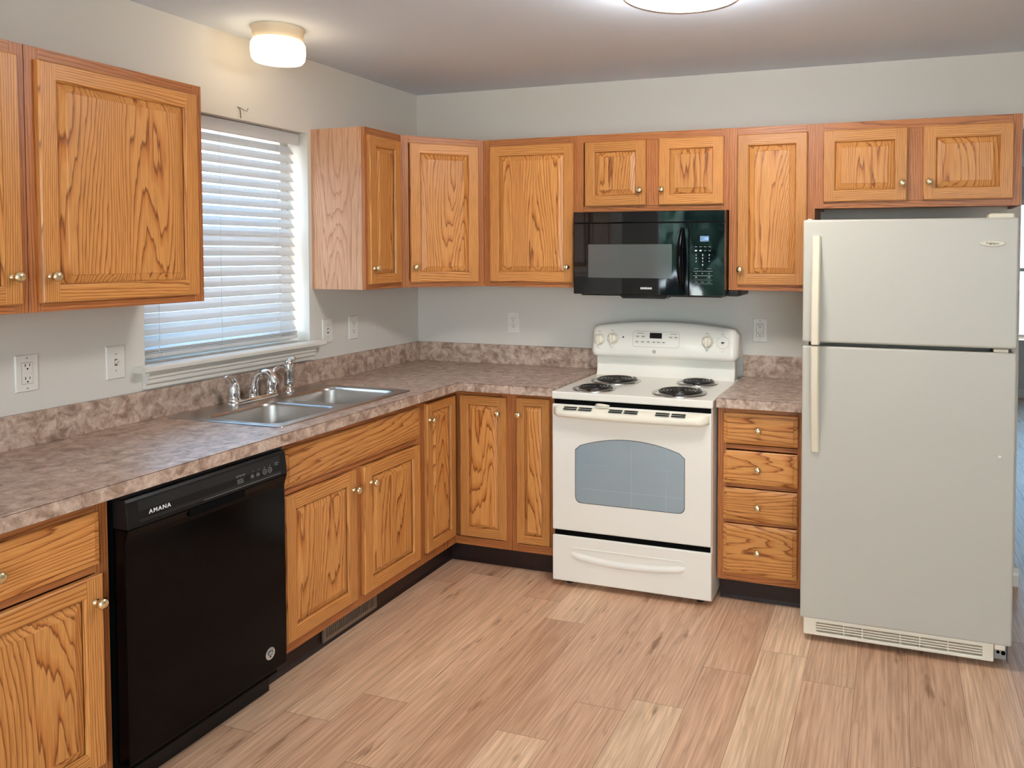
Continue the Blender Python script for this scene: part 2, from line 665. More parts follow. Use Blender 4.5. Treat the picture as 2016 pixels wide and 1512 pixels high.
WY0, WY1, WZ0, WZ1 = -1.792, -.912, 1.112, 2.106
bm = bmesh.new()
grid_solid(bm, [-4.2, WY0, WY1, WT], [0, WZ0, WZ1, H], lambda i, j: not (i == 1 and j == 1), 0, -WT, lambda u, v, a: (a, u, v))
struct(link('wall_left', bm, WALL))
bm = bmesh.new()
grid_solid(bm, [0, OPX, 4.6, XR], [0, OPZ, H], lambda i, j: not (i == 1 and j == 0), 0, .12, lambda u, v, a: (u, a, v))
struct(link('wall_back', bm, WALL))
struct(boxes('wall_right', [(XR, XR + .1, YB, YF, 0, H)], WALL))
bm = bmesh.new()
grid_solid(bm, [-1.6, -.2, 1.25, 1.9, 5.0, XR], [0, .45, 2.2, H], lambda i, j: not ((i == 1 and j < 2) or (i == 3 and j == 1)), YB, YB - .12, lambda u, v, a: (u, a, v))
struct(link('wall_rear', bm, WALL))
struct(boxes('wall_nook', [(-1.7, -1.6, YB, -4.2, 0, H), (-1.7, -WT, -4.2, -4.08, 0, H)], WALL))
bm = bmesh.new()
grid_solid(bm, [1.5, 3.5, 4.7, XR], [0, .62, 2.12, H], lambda i, j: not (i == 1 and j == 1), YF, YF + .12, lambda u, v, a: (u, a, v))
struct(link('wall_far', bm, WALL))
struct(boxes('wall_passage', [(1.4, 1.5, .12, YF, 0, H)], WALL))

# baseboard at the end of the back wall
bprof = [(0, 0), (-.016, 0), (-.016, .05), (-.012, .066), (-.012, .075), (-.006, .085), (0, .09)]
bm = bmesh.new()
prism(bm, bprof, 3.075, OPX + .016, lambda u, v, a: (a, u, v))
prism(bm, [(-u, v) for u, v in bprof], 0, .12, lambda u, v, a: (OPX + u, a, v))
struct(link('baseboard_back', bm, TRIM))
struct(boxes('baseboard_far', [(1.5, XR, YF - .016, YF, 0, .10)], TRIM, bevel=.004))

# window over the sink
w1 = struct(bpy.data.objects.new('window_1', None))
COL.objects.link(w1)
w1.location = (-.15, WY0, WZ0)
wW, wH = WY1 - WY0, WZ1 - WZ0
bm = bmesh.new()
grid_solid(bm, [0, .045, wW - .045, wW], [0, .05, wH / 2 - .02, wH / 2 + .02, wH - .045, wH], lambda i, j: not (i == 1 and j in (1, 3)), -.02, .03, lambda u, v, a: (a, u, v))
link('window_frame', bm, TRIM, w1, bevel=.003)
boxes('window_glass', [(-.004, .002, .045, wW - .045, .05, wH - .045)], GLASS, w1)
# stool (inner sill) and apron moulding
bm = bmesh.new()
prism(bm, [(.12, -.024), (.205, -.024), (.212, -.018), (.212, -.006), (.205, 0), (.12, 0)], -.048, wW + .045, lambda u, v, a: (u, a, v + .006))
box(bm, .035, .13, 0.001, wW - .001, -.018, .006)
link('window_stool', bm, TRIM, w1)
bm = bmesh.new()
prism(bm, [(.1505, -.018), (.188, -.018), (.188, -.026), (.178, -.032), (.182, -.042), (.174, -.048), (.174, -.062), (.166, -.070), (.166, -.082), (.1505, -.084)], -.012, wW + .01, lambda u, v, a: (u, a, v))
link('window_apron', bm, TRIM, w1)

# window of the far room and the ones behind the camera
def plain_window(name, x0, x1, z0, z1, y, s, mull):
    o = struct(bpy.data.objects.new(name, None))
    COL.objects.link(o)
    o.location = (x0, y, z0)
    bm = bmesh.new()
    w, h = x1 - x0, z1 - z0
    us = [0, .06] + [q for m_ in mull for q in (w * m_ - .03, w * m_ + .03)] + [w - .06, w]
    grid_solid(bm, us, [0, .06, h / 2 - .02, h / 2 + .02, h - .06, h] if s else [0, .08, h - .08, h],
               lambda i, j: not (i % 2 == 1 and j % 2 == 1), 0, .06, lambda u, v, a: (u, a, v))
    link('window_frame', bm, TRIM, o, bevel=.003)
    boxes('window_glass', [(.03, w - .03, .028, .033, .03, h - .03)], GLASS, o)
    return o

plain_window('window_2', 3.5, 4.7, .62, 2.12, YF + .03, True, [])
plain_window('window_added', 1.9, 5.0, .45, 2.2, YB - .09, True, [.5])  # unseen window, added behind the camera to light the room
plain_window('door_1', -.2, 1.25, 0, 2.2, YB - .09, False, [])

# dark vinyl toe-kick base
def kick_prof(u):
    return [(0, 0), (u * .012, 0), (u * .008, .006), (u * .003, .014), (u * .003, .104), (0, .104)]
bm = bmesh.new()
prism(bm, kick_prof(1), -1.80, -.548, lambda u, v, a: (.548 + u, a, v))
prism(bm, kick_prof(1), -3.03, -2.43, lambda u, v, a: (.548 + u, a, v))
struct(link('baseboard_left', bm, KICK))
bm = bmesh.new()
prism(bm, kick_prof(-1), .55, 1.158, lambda u, v, a: (a, -.548 + u, v))
prism(bm, kick_prof(-1), 1.928, 2.306, lambda u, v, a: (a, -.548 + u, v))
struct(link('baseboard_kick', bm, KICK))

# ground outside, unseen: pale rear paving added to bounce light indoors
struct(boxes('ground', [(-30, 30, -40, YB - .3, -.5, -.35)], BOUNCE_GROUND))
struct(boxes('ground_side', [(-30, -.6, YB - .3, 40, -.5, -.35), (-.6, 30, YF + .4, 40, -.5, -.35)], mat('low_bounce_ground', (22, 32, 34), .9)))  # unseen ground kept dark so little light bounces onto the blind


# ------------------------------------------------------------------ cabinets
def knob(parent, x, z, y=-.019):
    bm = bmesh.new()
    lathe(bm, [(.0115, 0), (.0115, .002), (.007, .005), (.0058, .011), (.0085, .0145), (.0145, .020), (.0158, .0255), (.0135, .031), (.008, .0345), (0, .0355)],
          lambda a, b, h: (x + a, y - h, z + b), 20)
    return link('knob', bm, BRASS, parent)


def rect(x0, x1, z0, z1, i, y):
    return [(x0 + i, y, z0 + i), (x1 - i, y, z0 + i), (x1 - i, y, z1 - i), (x0 + i, y, z1 - i)]


def ring(bm, A, B, mi_side, mi_top):
    # A, B: rectangles (bl, br, tr, tl); bottom, right, top, left faces
    for k, mi in ((0, mi_top), (1, mi_side), (2, mi_top), (3, mi_side)):
        quad(bm, (A[k], A[(k + 1) % 4], B[(k + 1) % 4], B[k]), mi)


def door(parent, x0, x1, z0, z1, kn=None, st=.048, y=0.0, rz=0.0, loc=None, name='door', border=.026):
    """raised-panel door: origin at its lower corner, width +x, front -y; kn = knob place in cabinet x, z"""
    w, h, t, c = x1 - x0, z1 - z0, .019, .004
    bm = bmesh.new()
    back, side, front = rect(0, w, 0, h, 0, 0), rect(0, w, 0, h, 0, -t + c), rect(0, w, 0, h, c, -t)
    quad(bm, back, 0)
    ring(bm, back, side, 0, 1)
    ring(bm, side, front, 0, 1)
    s = st
    quad(bm, ((c, -t, c), (s, -t, c), (s, -t, h - c), (c, -t, h - c)), 0)
    quad(bm, ((w - s, -t, c), (w - c, -t, c), (w - c, -t, h - c), (w - s, -t, h - c)), 0)
    quad(bm, ((s, -t, c), (w - s, -t, c), (w - s, -t, s), (s, -t, s)), 1)
    quad(bm, ((s, -t, h - s), (w - s, -t, h - s), (w - s, -t, h - c), (s, -t, h - c)), 1)
    ring(bm, rect(0, w, 0, h, s, -t), rect(0, w, 0, h, s + .003, -t + .001), 0, 1)
    ring(bm, rect(0, w, 0, h, s + .003, -t + .001), rect(0, w, 0, h, s + .007, -.010), 0, 1)
    d = link(name, bm, WOODS, parent, loc=loc or (x0, y, z0), rz=rz, fix=False)
    bm = bmesh.new()
    i0 = s + .005
    R = [rect(0, w, 0, h, i0, -.006), rect(0, w, 0, h, i0 + .004, -.0085), rect(0, w, 0, h, i0 + border, -.0165), rect(0, w, 0, h, i0 + border + .0015, -.0185)]
    for A, B in zip(R, R[1:]):
        ring(bm, A, B, 0, 0)
    quad(bm, R[-1], 0)
    link('center_panel', bm, [OAK_P], d, fix=False)
    if kn:
        knob(d, kn[0], kn[1])
    return d


def drawer_front(parent, x0, x1, z0, z1, kn=True, name='drawer_front', kx=None):
    w, h = x1 - x0, z1 - z0
    bm = bmesh.new()
    R = [rect(0, w, 0, h, 0, 0), rect(0, w, 0, h, 0, -.010), rect(0, w, 0, h, .003, -.0125), rect(0, w, 0, h, .017, -.0160), rect(0, w, 0, h, .0185, -.019)]
    quad(bm, R[0], 1)
    for A, B in zip(R, R[1:]):
        ring(bm, A, B, 1, 1)
    quad(bm, R[-1], 1)
    d = link(name, bm, [OAK_D, OAK_D], parent, loc=(x0, 0, z0), fix=False)
    if kn:
        knob(d, w / 2 if kx is None else kx, h / 2)
    return d


def face_frame(parent, w, z0, z1, st=(.038, .038), rails=(.038, .038), mids=(), mrails=()):
    """stiles run full height, rails between them"""
    bm = bmesh.new()
    t = .019
    xs = [(0, st[0])] + [(m_[0], m_[1]) for m_ in mids] + [(w - st[1], w)]
    box(bm, 0, st[0], 0, t, z0, z1, 0)
    box(bm, w - st[1], w, 0, t, z0, z1, 0)
    a, b = st[0], w - st[1]
    box(bm, a, b, 0, t, z0, z0 + rails[0], 1)
    box(bm, a, b, 0, t, z1 - rails[1], z1, 1)
    for r in mrails:
        box(bm, a, b, 0.0004, t, r[0], r[1], 1)
    for m_ in mids:
        box(bm, m_[0], m_[1], 0.0002, t, m_[2] if len(m_) > 2 else z0 + rails[0], m_[3] if len(m_) > 3 else z1 - rails[1], 0)
    return link('face_frame', bm, [OAKF_V, OAKF_H], parent, bevel=.0008, seg=1)


def carcass(parent, w, d, z0, z1, side=OAKF_V, recess=.012, top=True):
    bm = bmesh.new()
    t, y0 = .016, .019
    box(bm, .0005, t, y0, d, z0, z1)
    box(bm, w - t, w - .0005, y0, d, z0, z1)
    box(bm, t, w - t, y0, d, z0 + recess, z0 + recess + t)
    if top:
        box(bm, t, w - t, y0, d, z1 - t, z1)
    box(bm, t, w - t, d - .006, d, z0 + recess + t, z1 - t)
    return link('carcass', bm, side, parent)


UB, UT, UM = 1.365, 2.128, 1.743      # wall cabinet bottom, top, and bottom of the short ones
UZ0, UZ1, UMZ = 1.391, 2.092, 1.772   # door edges
LR = PI / 2                           # units on the left wall
UPPER, BASE = 'oak wall cabinets', 'oak base cabinets'

# left wall, near the camera
t = thing('wall_cabinet', 'oak wall cabinet cut off by the photo edge, only its knob and door edge showing', 'cabinet', (.305, -3.019, UB), LR, UPPER)
carcass(t, .608, .305, 0, UT - UB)
face_frame(t, .608, 0, UT - UB)
door(t, .029, .583, UZ0 - UB, UZ1 - UB, (.527, .079))
t = thing('wall_cabinet', 'oak wall cabinet with one wide door overlapping the window, large in the foreground', 'cabinet', (.305, -2.409, UB), LR, UPPER)
carcass(t, .605, .305, 0, UT - UB)
face_frame(t, .605, 0, UT - UB)
door(t, .027, .573, UZ0 - UB, UZ1 - UB, (.024, .078))
# narrow cabinet past the window
t = thing('wall_cabinet', 'narrow oak wall cabinet between window and corner showing its pale veneer side', 'cabinet', (.305, -.889, UB), LR, UPPER)
carcass(t, .284, .305, 0, UT - UB, OAK_SIDE)
face_frame(t, .284, 0, UT - UB, st=(.032, .032))
door(t, .018, .264, UZ0 - UB, UZ1 - UB, (.026, .075), st=.044, border=.02)
# diagonal corner cabinet
t = thing('wall_cabinet', 'diagonal oak corner wall cabinet set at an angle under the ceiling corner', 'cabinet', (.305, -.605, UB), PI / 4, UPPER)
dw = .4243
face_frame(t, dw, 0, UT - UB)
door(t, .043, .394, UZ0 - UB, UZ1 - UB, (.024, .076))
bm = bmesh.new()
cprof = []
for px, py in ((.305 + .013, -.605 + .013), (.605 - .013, -.305 - .013), (.604, -.002), (.002, -.002), (.002, -.604), (.305, -.604)):
    q = Matrix.Rotation(-PI / 4, 3, 'Z') @ Vector((px - .305, py + .605, 0))
    cprof.append((q.x, max(q.y, .0192)))
prism(bm, cprof, .01, UT - UB - .002, lambda u, v, a: (u, v, a))
link('carcass', bm, OAKF_V, t)
# back wall
t = thing('wall_cabinet', 'oak wall cabinet with one wide door, between diagonal corner cabinet and microwave', 'cabinet', (.605, -.305, UB), 0, UPPER)
carcass(t, .526, .305, 0, UT - UB)
face_frame(t, .526, 0, UT - UB)
door(t, .044, .514, UZ0 - UB, UZ1 - UB, (.442, .077))
t = thing('wall_cabinet', 'short two-door oak wall cabinet directly above the black microwave', 'cabinet', (1.131, -.305, UM), 0, UPPER)
carcass(t, .777, .305, 0, UT - UM)
face_frame(t, .777, 0, UT - UM, rails=(.03, .038), mids=[(.366, .438)])
door(t, .051, .369, UMZ - UM, UZ1 - UM, (.293, .073))
door(t, .435, .753, UMZ - UM, UZ1 - UM, (.020, .073))
t = thing('wall_cabinet', 'tall narrow oak wall cabinet between the microwave and the fridge', 'cabinet', (1.908, -.305, UB), 0, UPPER)
carcass(t, .396, .305, 0, UT - UB)
face_frame(t, .396, 0, UT - UB)
door(t, .042, .362, UZ0 - UB, UZ1 - UB, (.018, .072))
t = thing('wall_cabinet', 'short wide two-door oak wall cabinet above the white fridge', 'cabinet', (2.304, -.305, UM), 0, UPPER)
carcass(t, .852, .305, 0, UT - UM)
face_frame(t, .852, 0, UT - UM, rails=(.03, .038), mids=[(.392, .464)])
door(t, .036, .396, UMZ - UM, UZ1 - UM, (.341, .075))
door(t, .461, .818, UMZ - UM, UZ1 - UM, (.026, .077))

# base cabinets
BZ0, BZ1 = .104, .872
def base(label, loc, rz, w, d=.585, side=OAKF_V, top=True):
    t = thing('base_cabinet', label, 'cabinet', loc, rz, BASE)
    carcass(t, w, d, BZ0, BZ1, side, 0, top)
    return t

t = base('oak base cabinet with one drawer over a door, nearer than the black dishwasher', (.61, -3.03, 0), LR, .605)
face_frame(t, .605, BZ0, BZ1, mrails=[(.672, .69)])
drawer_front(t, .03, .572, .695, .838)
d = door(t, .03, .576, .142, .668, (.524, .455))
t = base('wide oak sink base cabinet with a plain false drawer front over two doors', (.61, -1.795, 0), LR, .883, top=False)
face_frame(t, .883, BZ0, BZ1, mids=[(.405, .455, BZ0 + .038, .675)], mrails=[(.675, .70)])
drawer_front(t, .02, .862, .703, .842, False, 'false_drawer_front')
door(t, .018, .41, .145, .673, (.372, .453))
door(t, .455, .855, .145, .673, (.045, .453))

# L-shaped corner base with a folding pair of doors
t = thing('base_cabinet', 'L-shaped oak corner base cabinet with a folding pair of doors', 'cabinet', (.61, -.61, 0), 0, BASE)
bm = bmesh.new()
for (x0, x1, z0, z1, mi) in ((.262, .310, BZ0, BZ1, 0), (.0, .262, BZ0, .142, 1), (.0, .262, .848, BZ1, 1)):
    box(bm, x0, x1, 0, .019, z0, z1, mi)
for (y0, y1, z0, z1, mi) in ((-.302, -.272, BZ0, BZ1, 0), (-.272, .0, BZ0, .142, 2), (-.272, .0, .848, BZ1, 2)):
    box(bm, -.019, 0, y0, y1, z0, z1, mi)
OAKF_Y = oak('oak_frame_depth_grain', False, *OAKF, freq=9)
link('face_frame', bm, [OAKF_V, OAKF_H, OAKF_Y], t, bevel=.0008, seg=1)
boxes('carcass', [(-.59, -.02, -.30, .60, BZ0, .865), (-.02, .31, .02, .60, BZ0, .865)], OAKF_V, t)
door(t, 0, .250, .152, .846, (.022, .617), st=.04, border=.02, rz=LR, loc=(0.001, -.275, .152))
door(t, .036, .286, .152, .846, (.216, .617), st=.04, border=.02)
t = base('narrow single-door oak base cabinet between the corner cabinet and the range', (.921, -.61, 0), 0, .237)
face_frame(t, .237, BZ0, BZ1, st=(.034, .034))
door(t, .03, .204, .15, .852, (.022, .622), st=.036, border=.018)
t = base('four-drawer oak base cabinet between the range and the fridge', (1.926, -.61, 0), 0, .381)
face_frame(t, .381, BZ0, BZ1, mrails=[(.686, .706), (.519, .535), (.36, .374)])
for z0, z1 in ((.712, .846), (.538, .681), (.376, .516), (.14, .358)):
    drawer_front(t, .027, .347, z0, z1, True, kx=.155)

# ------------------------------------------------------------------ worktops
CT, CB, CF = .914, .872, .66
SX0, SX1, SY0, SY1 = .045, .585, -1.752, -.935
t = thing('worktop', 'long L-shaped mottled taupe laminate worktop holding the steel sink, with its upstand', 'worktop', (0, 0, 0))
bm = bmesh.new()
xs = [.001, SX0 + .02, SX1 - .02, CF, 1.160]
ys = [-3.03, SY0 + .02, SY1 - .02, -CF, -.001]
grid_solid(bm, xs, ys, lambda i, j: not (i == 1 and j == 1) and (i < 3 or j == 3), CB, CT, lambda u, v, a: (u, v, a))
link('countertop', bm, LAM, t, bevel=.0012, seg=1)
boxes('edge_seam', [(CF - .001, CF + .0004, -3.03, -CF, CT - .0030, CT - .0014), (CF, 1.160, -CF - .0004, -CF + .001, CT - .0030, CT - .0014)], mat('laminate_edge_line', (70, 52, 44), .7), t)
boxes('upstand', [(.0005, .019, -3.03, -.0005, CT, 1.022), (.019, 1.172, -.019, -.0005, CT, 1.022)], LAM, t, bevel=.0015)
t = thing('worktop', 'short mottled taupe laminate worktop over the drawer stack beside the fridge', 'worktop', (1.928, 0, 0))
boxes('countertop', [(0, .381, -CF, -.001, CB, CT)], LAM, t, bevel=.0012)
boxes('edge_seam', [(0, .381, -CF - .0004, -CF + .001, CT - .0030, CT - .0014)], bpy.data.materials['laminate_edge_line'], t)
boxes('upstand', [(0, .381, -.019, -.0005, CT, 1.022)], LAM, t, bevel=.0015)

# ------------------------------------------------------------------ sink and tap
t = thing('sink', 'double-bowl stainless steel sink set into the long worktop under the window', 'sink', ((SX0 + SX1) / 2, (SY0 + SY1) / 2, CT))
ox, oy = t.location.x, t.location.y
bowls = [(.185 - ox, .54 - ox, -1.715 - oy, -1.372 - oy), (.165 - ox, .54 - ox, -1.318 - oy, -.985 - oy)]
hx, hy = (SX1 - SX0) / 2, (SY1 - SY0) / 2
# rim plate: outer rounded rectangle, two bowl openings, built with a planar triangle fill
bm = bmesh.new()
edges = []
def ring_edges(P, z):
    V = [bm.verts.new((x, y, z)) for x, y in P]
    return V, [bm.edges.new((V[i], V[(i + 1) % len(V)])) for i in range(len(V))]
VO, e = ring_edges(rrect(-hx + .006, hx - .006, -hy + .006, hy - .006, .02, 5), .004)
edges += e
inner = []
for b in bowls:
    V, e = ring_edges(rrect(*b, .055, 7), .003)
    inner.append(V)
    edges += e
bmesh.ops.triangle_fill(bm, use_beauty=True, use_dissolve=False, edges=edges)
n = len(VO)
V2 = [bm.verts.new((x, y, .0002)) for x, y in rrect(-hx, hx, -hy, hy, .024, 5)]
V1 = [bm.verts.new((x, y, .0035)) for x, y in rrect(-hx + .002, hx - .002, -hy + .002, hy - .002, .022, 5)]
for A, B in ((VO, V1), (V1, V2)):
    for k in range(n):
        bm.faces.new((A[k], A[(k + 1) % n], B[(k + 1) % n], B[k])).smooth = True
link('rim', bm, STEEL, t)
for b in bowls:
    bm = bmesh.new()
    prof = [(0, .003), (.003, -.001), (.006, -.010), (.012, -.130), (.020, -.152), (.036, -.168), (.060, -.174)]
    rings = []
    for ins, z in prof:
        rings.append([(x, y, z) for x, y in rrect(b[0] + ins, b[1] - ins, b[2] + ins, b[3] - ins, max(.055 - ins * .3, .03), 7)])
    loops(bm, rings)
    bw = link('bowl', bm, STEEL, t)
    bm = bmesh.new()
    lathe(bm, [(.056, .002), (.052, .004), (.044, .001), (.03, -.001), (0, -.001)], lambda a, c, h: ((b[0] + b[1]) / 2 + a, (b[2] + b[3]) / 2 + c, -.1745 + h), 24)
    link('drain', bm, CHROME, bw)

# tap: deck plate, two lever handles and an arched spout
FX = .098
t = thing('tap', 'chrome kitchen tap with an arched spout and two curved lever handles on the sink', 'tap', (FX, -1.37, CT + .004))
bm = bmesh.new()
loops(bm, [[(x, y, z) for x, y in rrect(-.028 + i, .028 - i, -.128 + i, .128 - i, .026 - i * .5, 5)] for i, z in ((0, 0), (0, .009), (.004, .015), (.010, .017))])
link('deck_plate', bm, CHROME, t)
for s in (-1, 1):
    bm = bmesh.new()
    y0 = s * .101
    lathe(bm, [(.024, .014), (.024, .024), (.020, .028), (.0215, .034), (.021, .06), (.017, .082), (.010, .098), (0, .104)], lambda a, b, h: (a, y0 + b, h), 20)
    pts = [(0, y0, .075), (.002, y0 + s * .004, .098), (.004, y0 + s * .018, .113), (.006, y0 + s * .04, .120), (.008, y0 + s * .062, .117)]
    tube(bm, pts, [.013, .012, .009, .0065, .005], 12)
    link('handle', bm, CHROME, t)
bm = bmesh.new()
lathe(bm, [(.022, .014), (.022, .022), (.017, .03), (.016, .05)], lambda a, b, h: (a, b, h), 20)
sp, sr = [], []
for k in range(17):
    f = k / 16
    a = PI * f * .97
    sp.append((.004 + .047 * (1 - math.cos(a)), .02 * f, .03 + .078 * math.sin(a) ** .75 + .022 * f))
    sr.append(.0165 - .0035 * math.sin(PI * min(f * 1.1, 1)) + (.001 if f > .9 else 0))
tube(bm, sp, sr, 16)
link('spout', bm, CHROME, t)

t = thing('sink_sprayer', 'upright chrome side sprayer standing on the sink deck beside the tap', 'sprayer', (.10, -1.165, CT + .004))
bm = bmesh.new()
lathe(bm, [(.024, 0), (.024, .006), (.015, .014), (.013, .03)], lambda a, b, h: (a, b, h), 20)
link('escutcheon', bm, CHROME, t)
bm = bmesh.new()
lathe(bm, [(.013, .024), (.018, .03), (.0195, .05), (.0165, .066), (.019, .07), (.020, .1), (.0205, .12), (.018, .135), (.012, .142), (0, .143)], lambda a, b, h: (a, b, h), 20)
link('wand', bm, CHROME, t)
bm = bmesh.new()
tube(bm, [(0, 0, .132), (.004, .006, .143), (.012, .016, .149), (.018, .022, .146)], [.012, .011, .010, .009], 12)
link('trigger', bm, CHROME, t)

# ------------------------------------------------------------------ dishwasher
DL = .598
t = thing('dishwasher', 'black built-in dishwasher with a glossy door under the long worktop', 'dishwasher', (.66, -2.414, 0), LR)
# local: x along the wall, -y towards the room
boxes('tub', [(-.006, DL + .012, .055, .60, .06, .868)], BLACK_D, t)
boxes('top_strip', [(-.004, DL + .004, .012, .05, .860, .870)], BLACK_S, t)
bm = bmesh.new()
prof = [(.045, .110), (.002, .110), (.0, .113), (0, .735), (-.004, .752), (-.012, .772), (-.012, .775), (.045, .775)]
prism(bm, prof, 0, DL, lambda u, v, a: (a, u, v))
link('door', bm, BLACK, t, bevel=.0012)
bm = bmesh.new()
# console with the pocket grip cut under its lower edge
prism(bm, [(.045, .776), (-.012, .776), (-.011, .80), (-.004, .850), (.002, .858), (.045, .858)], 0, DL, lambda u, v, a: (a, u, v))
cs = link('console', bm, BLACK_S, t, bevel=.0015)
def con(x, z, e=.0006):
    """point on the sloping console face"""
    k = (z - .80) / .05 if z > .8 else (z - .80) / .024 * .15
    return (x, -.011 + .007 * k - e, z)
bm = bmesh.new()
quad(bm, (con(.036, .787), con(DL - .028, .787), con(DL - .028, .846), con(.036, .846)))
link('console_insert', bm, CONSOLE, cs, fix=False)
bm = bmesh.new()
quad(bm, (con(.25, .7855, .0012), con(DL - .03, .7855, .0012), con(DL - .03, .7868, .0012), con(.25, .7868, .0012)))
link('edge_glint', bm, mat('painted_edge_glint', (140, 140, 140), .3), cs, fix=False)  # painted glint along the console's lower edge
boxes('grip_pocket', [(.20, .41, -.0126, -.003, .752, .7745)], BLACK_D, cs)
lettering('brand_lettering', 'AMANA', .0165, WHITE_INK, cs, con(.101, .808, .0012), spacing=1.25, bold=.0004).scale = (1.05, 1, 1)
bm = bmesh.new()
def mark(x0, x1, z0, z1):
    quad(bm, (con(x0, z0, .0014), con(x1, z0, .0014), con(x1, z1, .0014), con(x0, z1, .0014)))
mark(.378, .416, .822, .8235)
for k in range(3):
    mark(.383 + .013 * k, .3855 + .013 * k, .817, .8195)
for r in range(3):
    for k in range(4):
        mark(.382 + .0065 * k, .386 + .0065 * k, .799 + r * .005, .8015 + r * .005)
link('indicator_print', bm, GREY_INK, cs, fix=False)
bm = bmesh.new()
for k in range(4):
    mark(.449 + .024 * k, .4515 + .024 * k, .822, .8245)
mark(.545, .560, .824, .826)
mark(.545, .558, .818, .8195)
for k in range(2):
    cxk = .4435 + .024 * k
    for a in range(7):
        mark(cxk - .006 + .002 * a, cxk - .0052 + .002 * a, .801 + (a % 2) * .003, .811 + (a % 3) * .002)
for k in range(2):
    cxk = .4975 + .023 * k
    for a in range(14):
        q0, q1 = 2 * PI * a / 14, 2 * PI * (a + 1) / 14
        ro, ri = .0092, .0074
        quad(bm, [con(cxk + r_ * math.cos(q), .809 + r_ * math.sin(q), .0014) for r_, q in ((ri, q0), (ro, q0), (ro, q1), (ri, q1))])
    mark(cxk - .004, cxk + .004, .806, .8075)
    mark(cxk - .002, cxk + .004, .810, .8115)
link('button_print', bm, GREY_INK, cs, fix=False)
bm = bmesh.new()
disc(bm, .522, .178, .0205, -.0008, .0002, 32, 0)
sk = link('round_sticker', bm, mat('sticker_grey', (176, 168, 160), .4), t, label='round silver sticker with a dark shield')
bm = bmesh.new()
prism(bm, [(.522 + .0105 * x, .177 + .0115 * z) for x, z in ((-1, .8), (-.4, 1), (.3, 1.05), (1, .8), (1, 0), (.6, -.7), (0, -1.1), (-.6, -.7), (-1, 0))], -.0012, -.0007, lambda u, v, a: (u, a, v), 0)
for k in range(9):
    a = math.radians(40 + 100 * k / 8)
    box(bm, .522 + .0172 * math.cos(a) - .0009, .522 + .0172 * math.cos(a) + .0009, -.0012, -.0007, .178 + .0172 * math.sin(a) - .0012, .178 + .0172 * math.sin(a) + .0012)
link('shield_print', bm, BLACK_S, sk)
bm = bmesh.new()
for k, (x0, z0, x1, z1) in enumerate(((-.007, .002, .006, .008), (-.004, -.003, .008, .003), (-.008, -.006, -.004, -.002), (.002, -.008, .006, -.005))):
    prism(bm, [(.522 + x0, .177 + z0), (.522 + x1, .177 + z1 - .0025), (.522 + x1, .177 + z1), (.522 + x0, .177 + z0 + .0025)], -.0016, -.0011, lambda u, v, a: (u, a, v), 0)
link('stripe_print', bm, WHITE_INK, sk)
boxes('toe_panel', [(.01, DL - .01, .07, .09, .003, .105)], BLACK_S, t)

# ------------------------------------------------------------------ range
RW = .756
RX, RY = 1.164, -.69
t = thing('range', 'white electric coil range with oven, between two runs of worktop', 'range', (RX, RY, 0))
box_d = .635
boxes('body', [(.004, RW - .004, .022, box_d, .02, .866)], BISQUE, t, bevel=.003)
bm = bmesh.new()
grid_solid(bm, [0, RW], [0, box_d - .01], lambda i, j: True, .870, .905, lambda u, v, a: (u, v, a))
link('cooktop', bm, BISQUE, t, bevel=.006, seg=3)
# splash and control panel with an arched top and rounded ends
BGY = .515          # front of the control panel
bm = bmesh.new()
prism(bm, [(BGY + .10, .90), (BGY + .025, .90), (BGY + .038, .925), (BGY + .042, .96), (BGY + .035, 1.02), (BGY + .10, 1.02)], .012, RW - .012, lambda u, v, a: (a, u, v), 0, False)
bgd = link('backguard', bm, BISQUE, t, bevel=.004)
bm = bmesh.new()
N = 40
def arch(u):       # u in 0..1 across the width: top edge height
    return 1.158 + .032 * (1 - (2 * u - 1) ** 2)
rows = []
cx0, cx1 = -.008, RW + .008
sec = [(1.0, .0), (.93, .0), (.85, .004), (.30, -.004), (.12, -.006), (.04, -.001), (.0, .010)]
for k in range(N + 1):
    u = k / N
    e = min(u, 1 - u) * (cx1 - cx0)
    rr = .035
    cut = 0 if e >= rr else rr - math.sqrt(max(rr * rr - (rr - e) ** 2, 0))
    zt, zb = arch(u) - cut * .8, 1.004 + cut * .55
    dy = (0 if e >= .02 else (.02 - e) ** 2 / .02 * 1.2)
    x = cx0 + u * (cx1 - cx0)
    L = [(x, BGY + .095, zt), (x, BGY + .03 + dy, zt), (x, BGY + .018 + dy, zt - .004)]
    for fz, yy in sec[2:]:
        L.append((x, BGY + yy + dy + .010 * fz, zb + (zt - zb) * fz))
    L += [(x, BGY + .03, zb - .002), (x, BGY + .095, zb - .002)]
    rows.append([bm.verts.new(p) for p in L])
for A, B in zip(rows, rows[1:]):
    for a in range(len(A)):
        a2 = (a + 1) % len(A)
        f = bm.faces.new((A[a], A[a2], B[a2], B[a]))
        f.smooth = True
bm.faces.new(rows[0][::-1])
bm.faces.new(rows[-1])
cp = link('control_panel', bm, BISQUE, t)
def cpt(x, z, e=.0):
    fz = (z - 1.004) / (arch((x - cx0) / (cx1 - cx0)) - 1.004)
    k = (.85 - fz) / .55
    yy = .004 - .008 * min(max(k, 0), 1) if fz > .3 else -.004 - .002 * (.3 - fz) / .18
    return (x, BGY + yy + .010 * fz - e, z)
def flat(bm, x0, x1, z0, z1, e=.001, mi=0):
    quad(bm, (cpt(x0, z0, e), cpt(x1, z0, e), cpt(x1, z1, e), cpt(x0, z1, e)), mi)
KN = [(.040, 1.093, True), (.112, 1.100, True), (.612, 1.100, True), (.690, 1.098, False)]
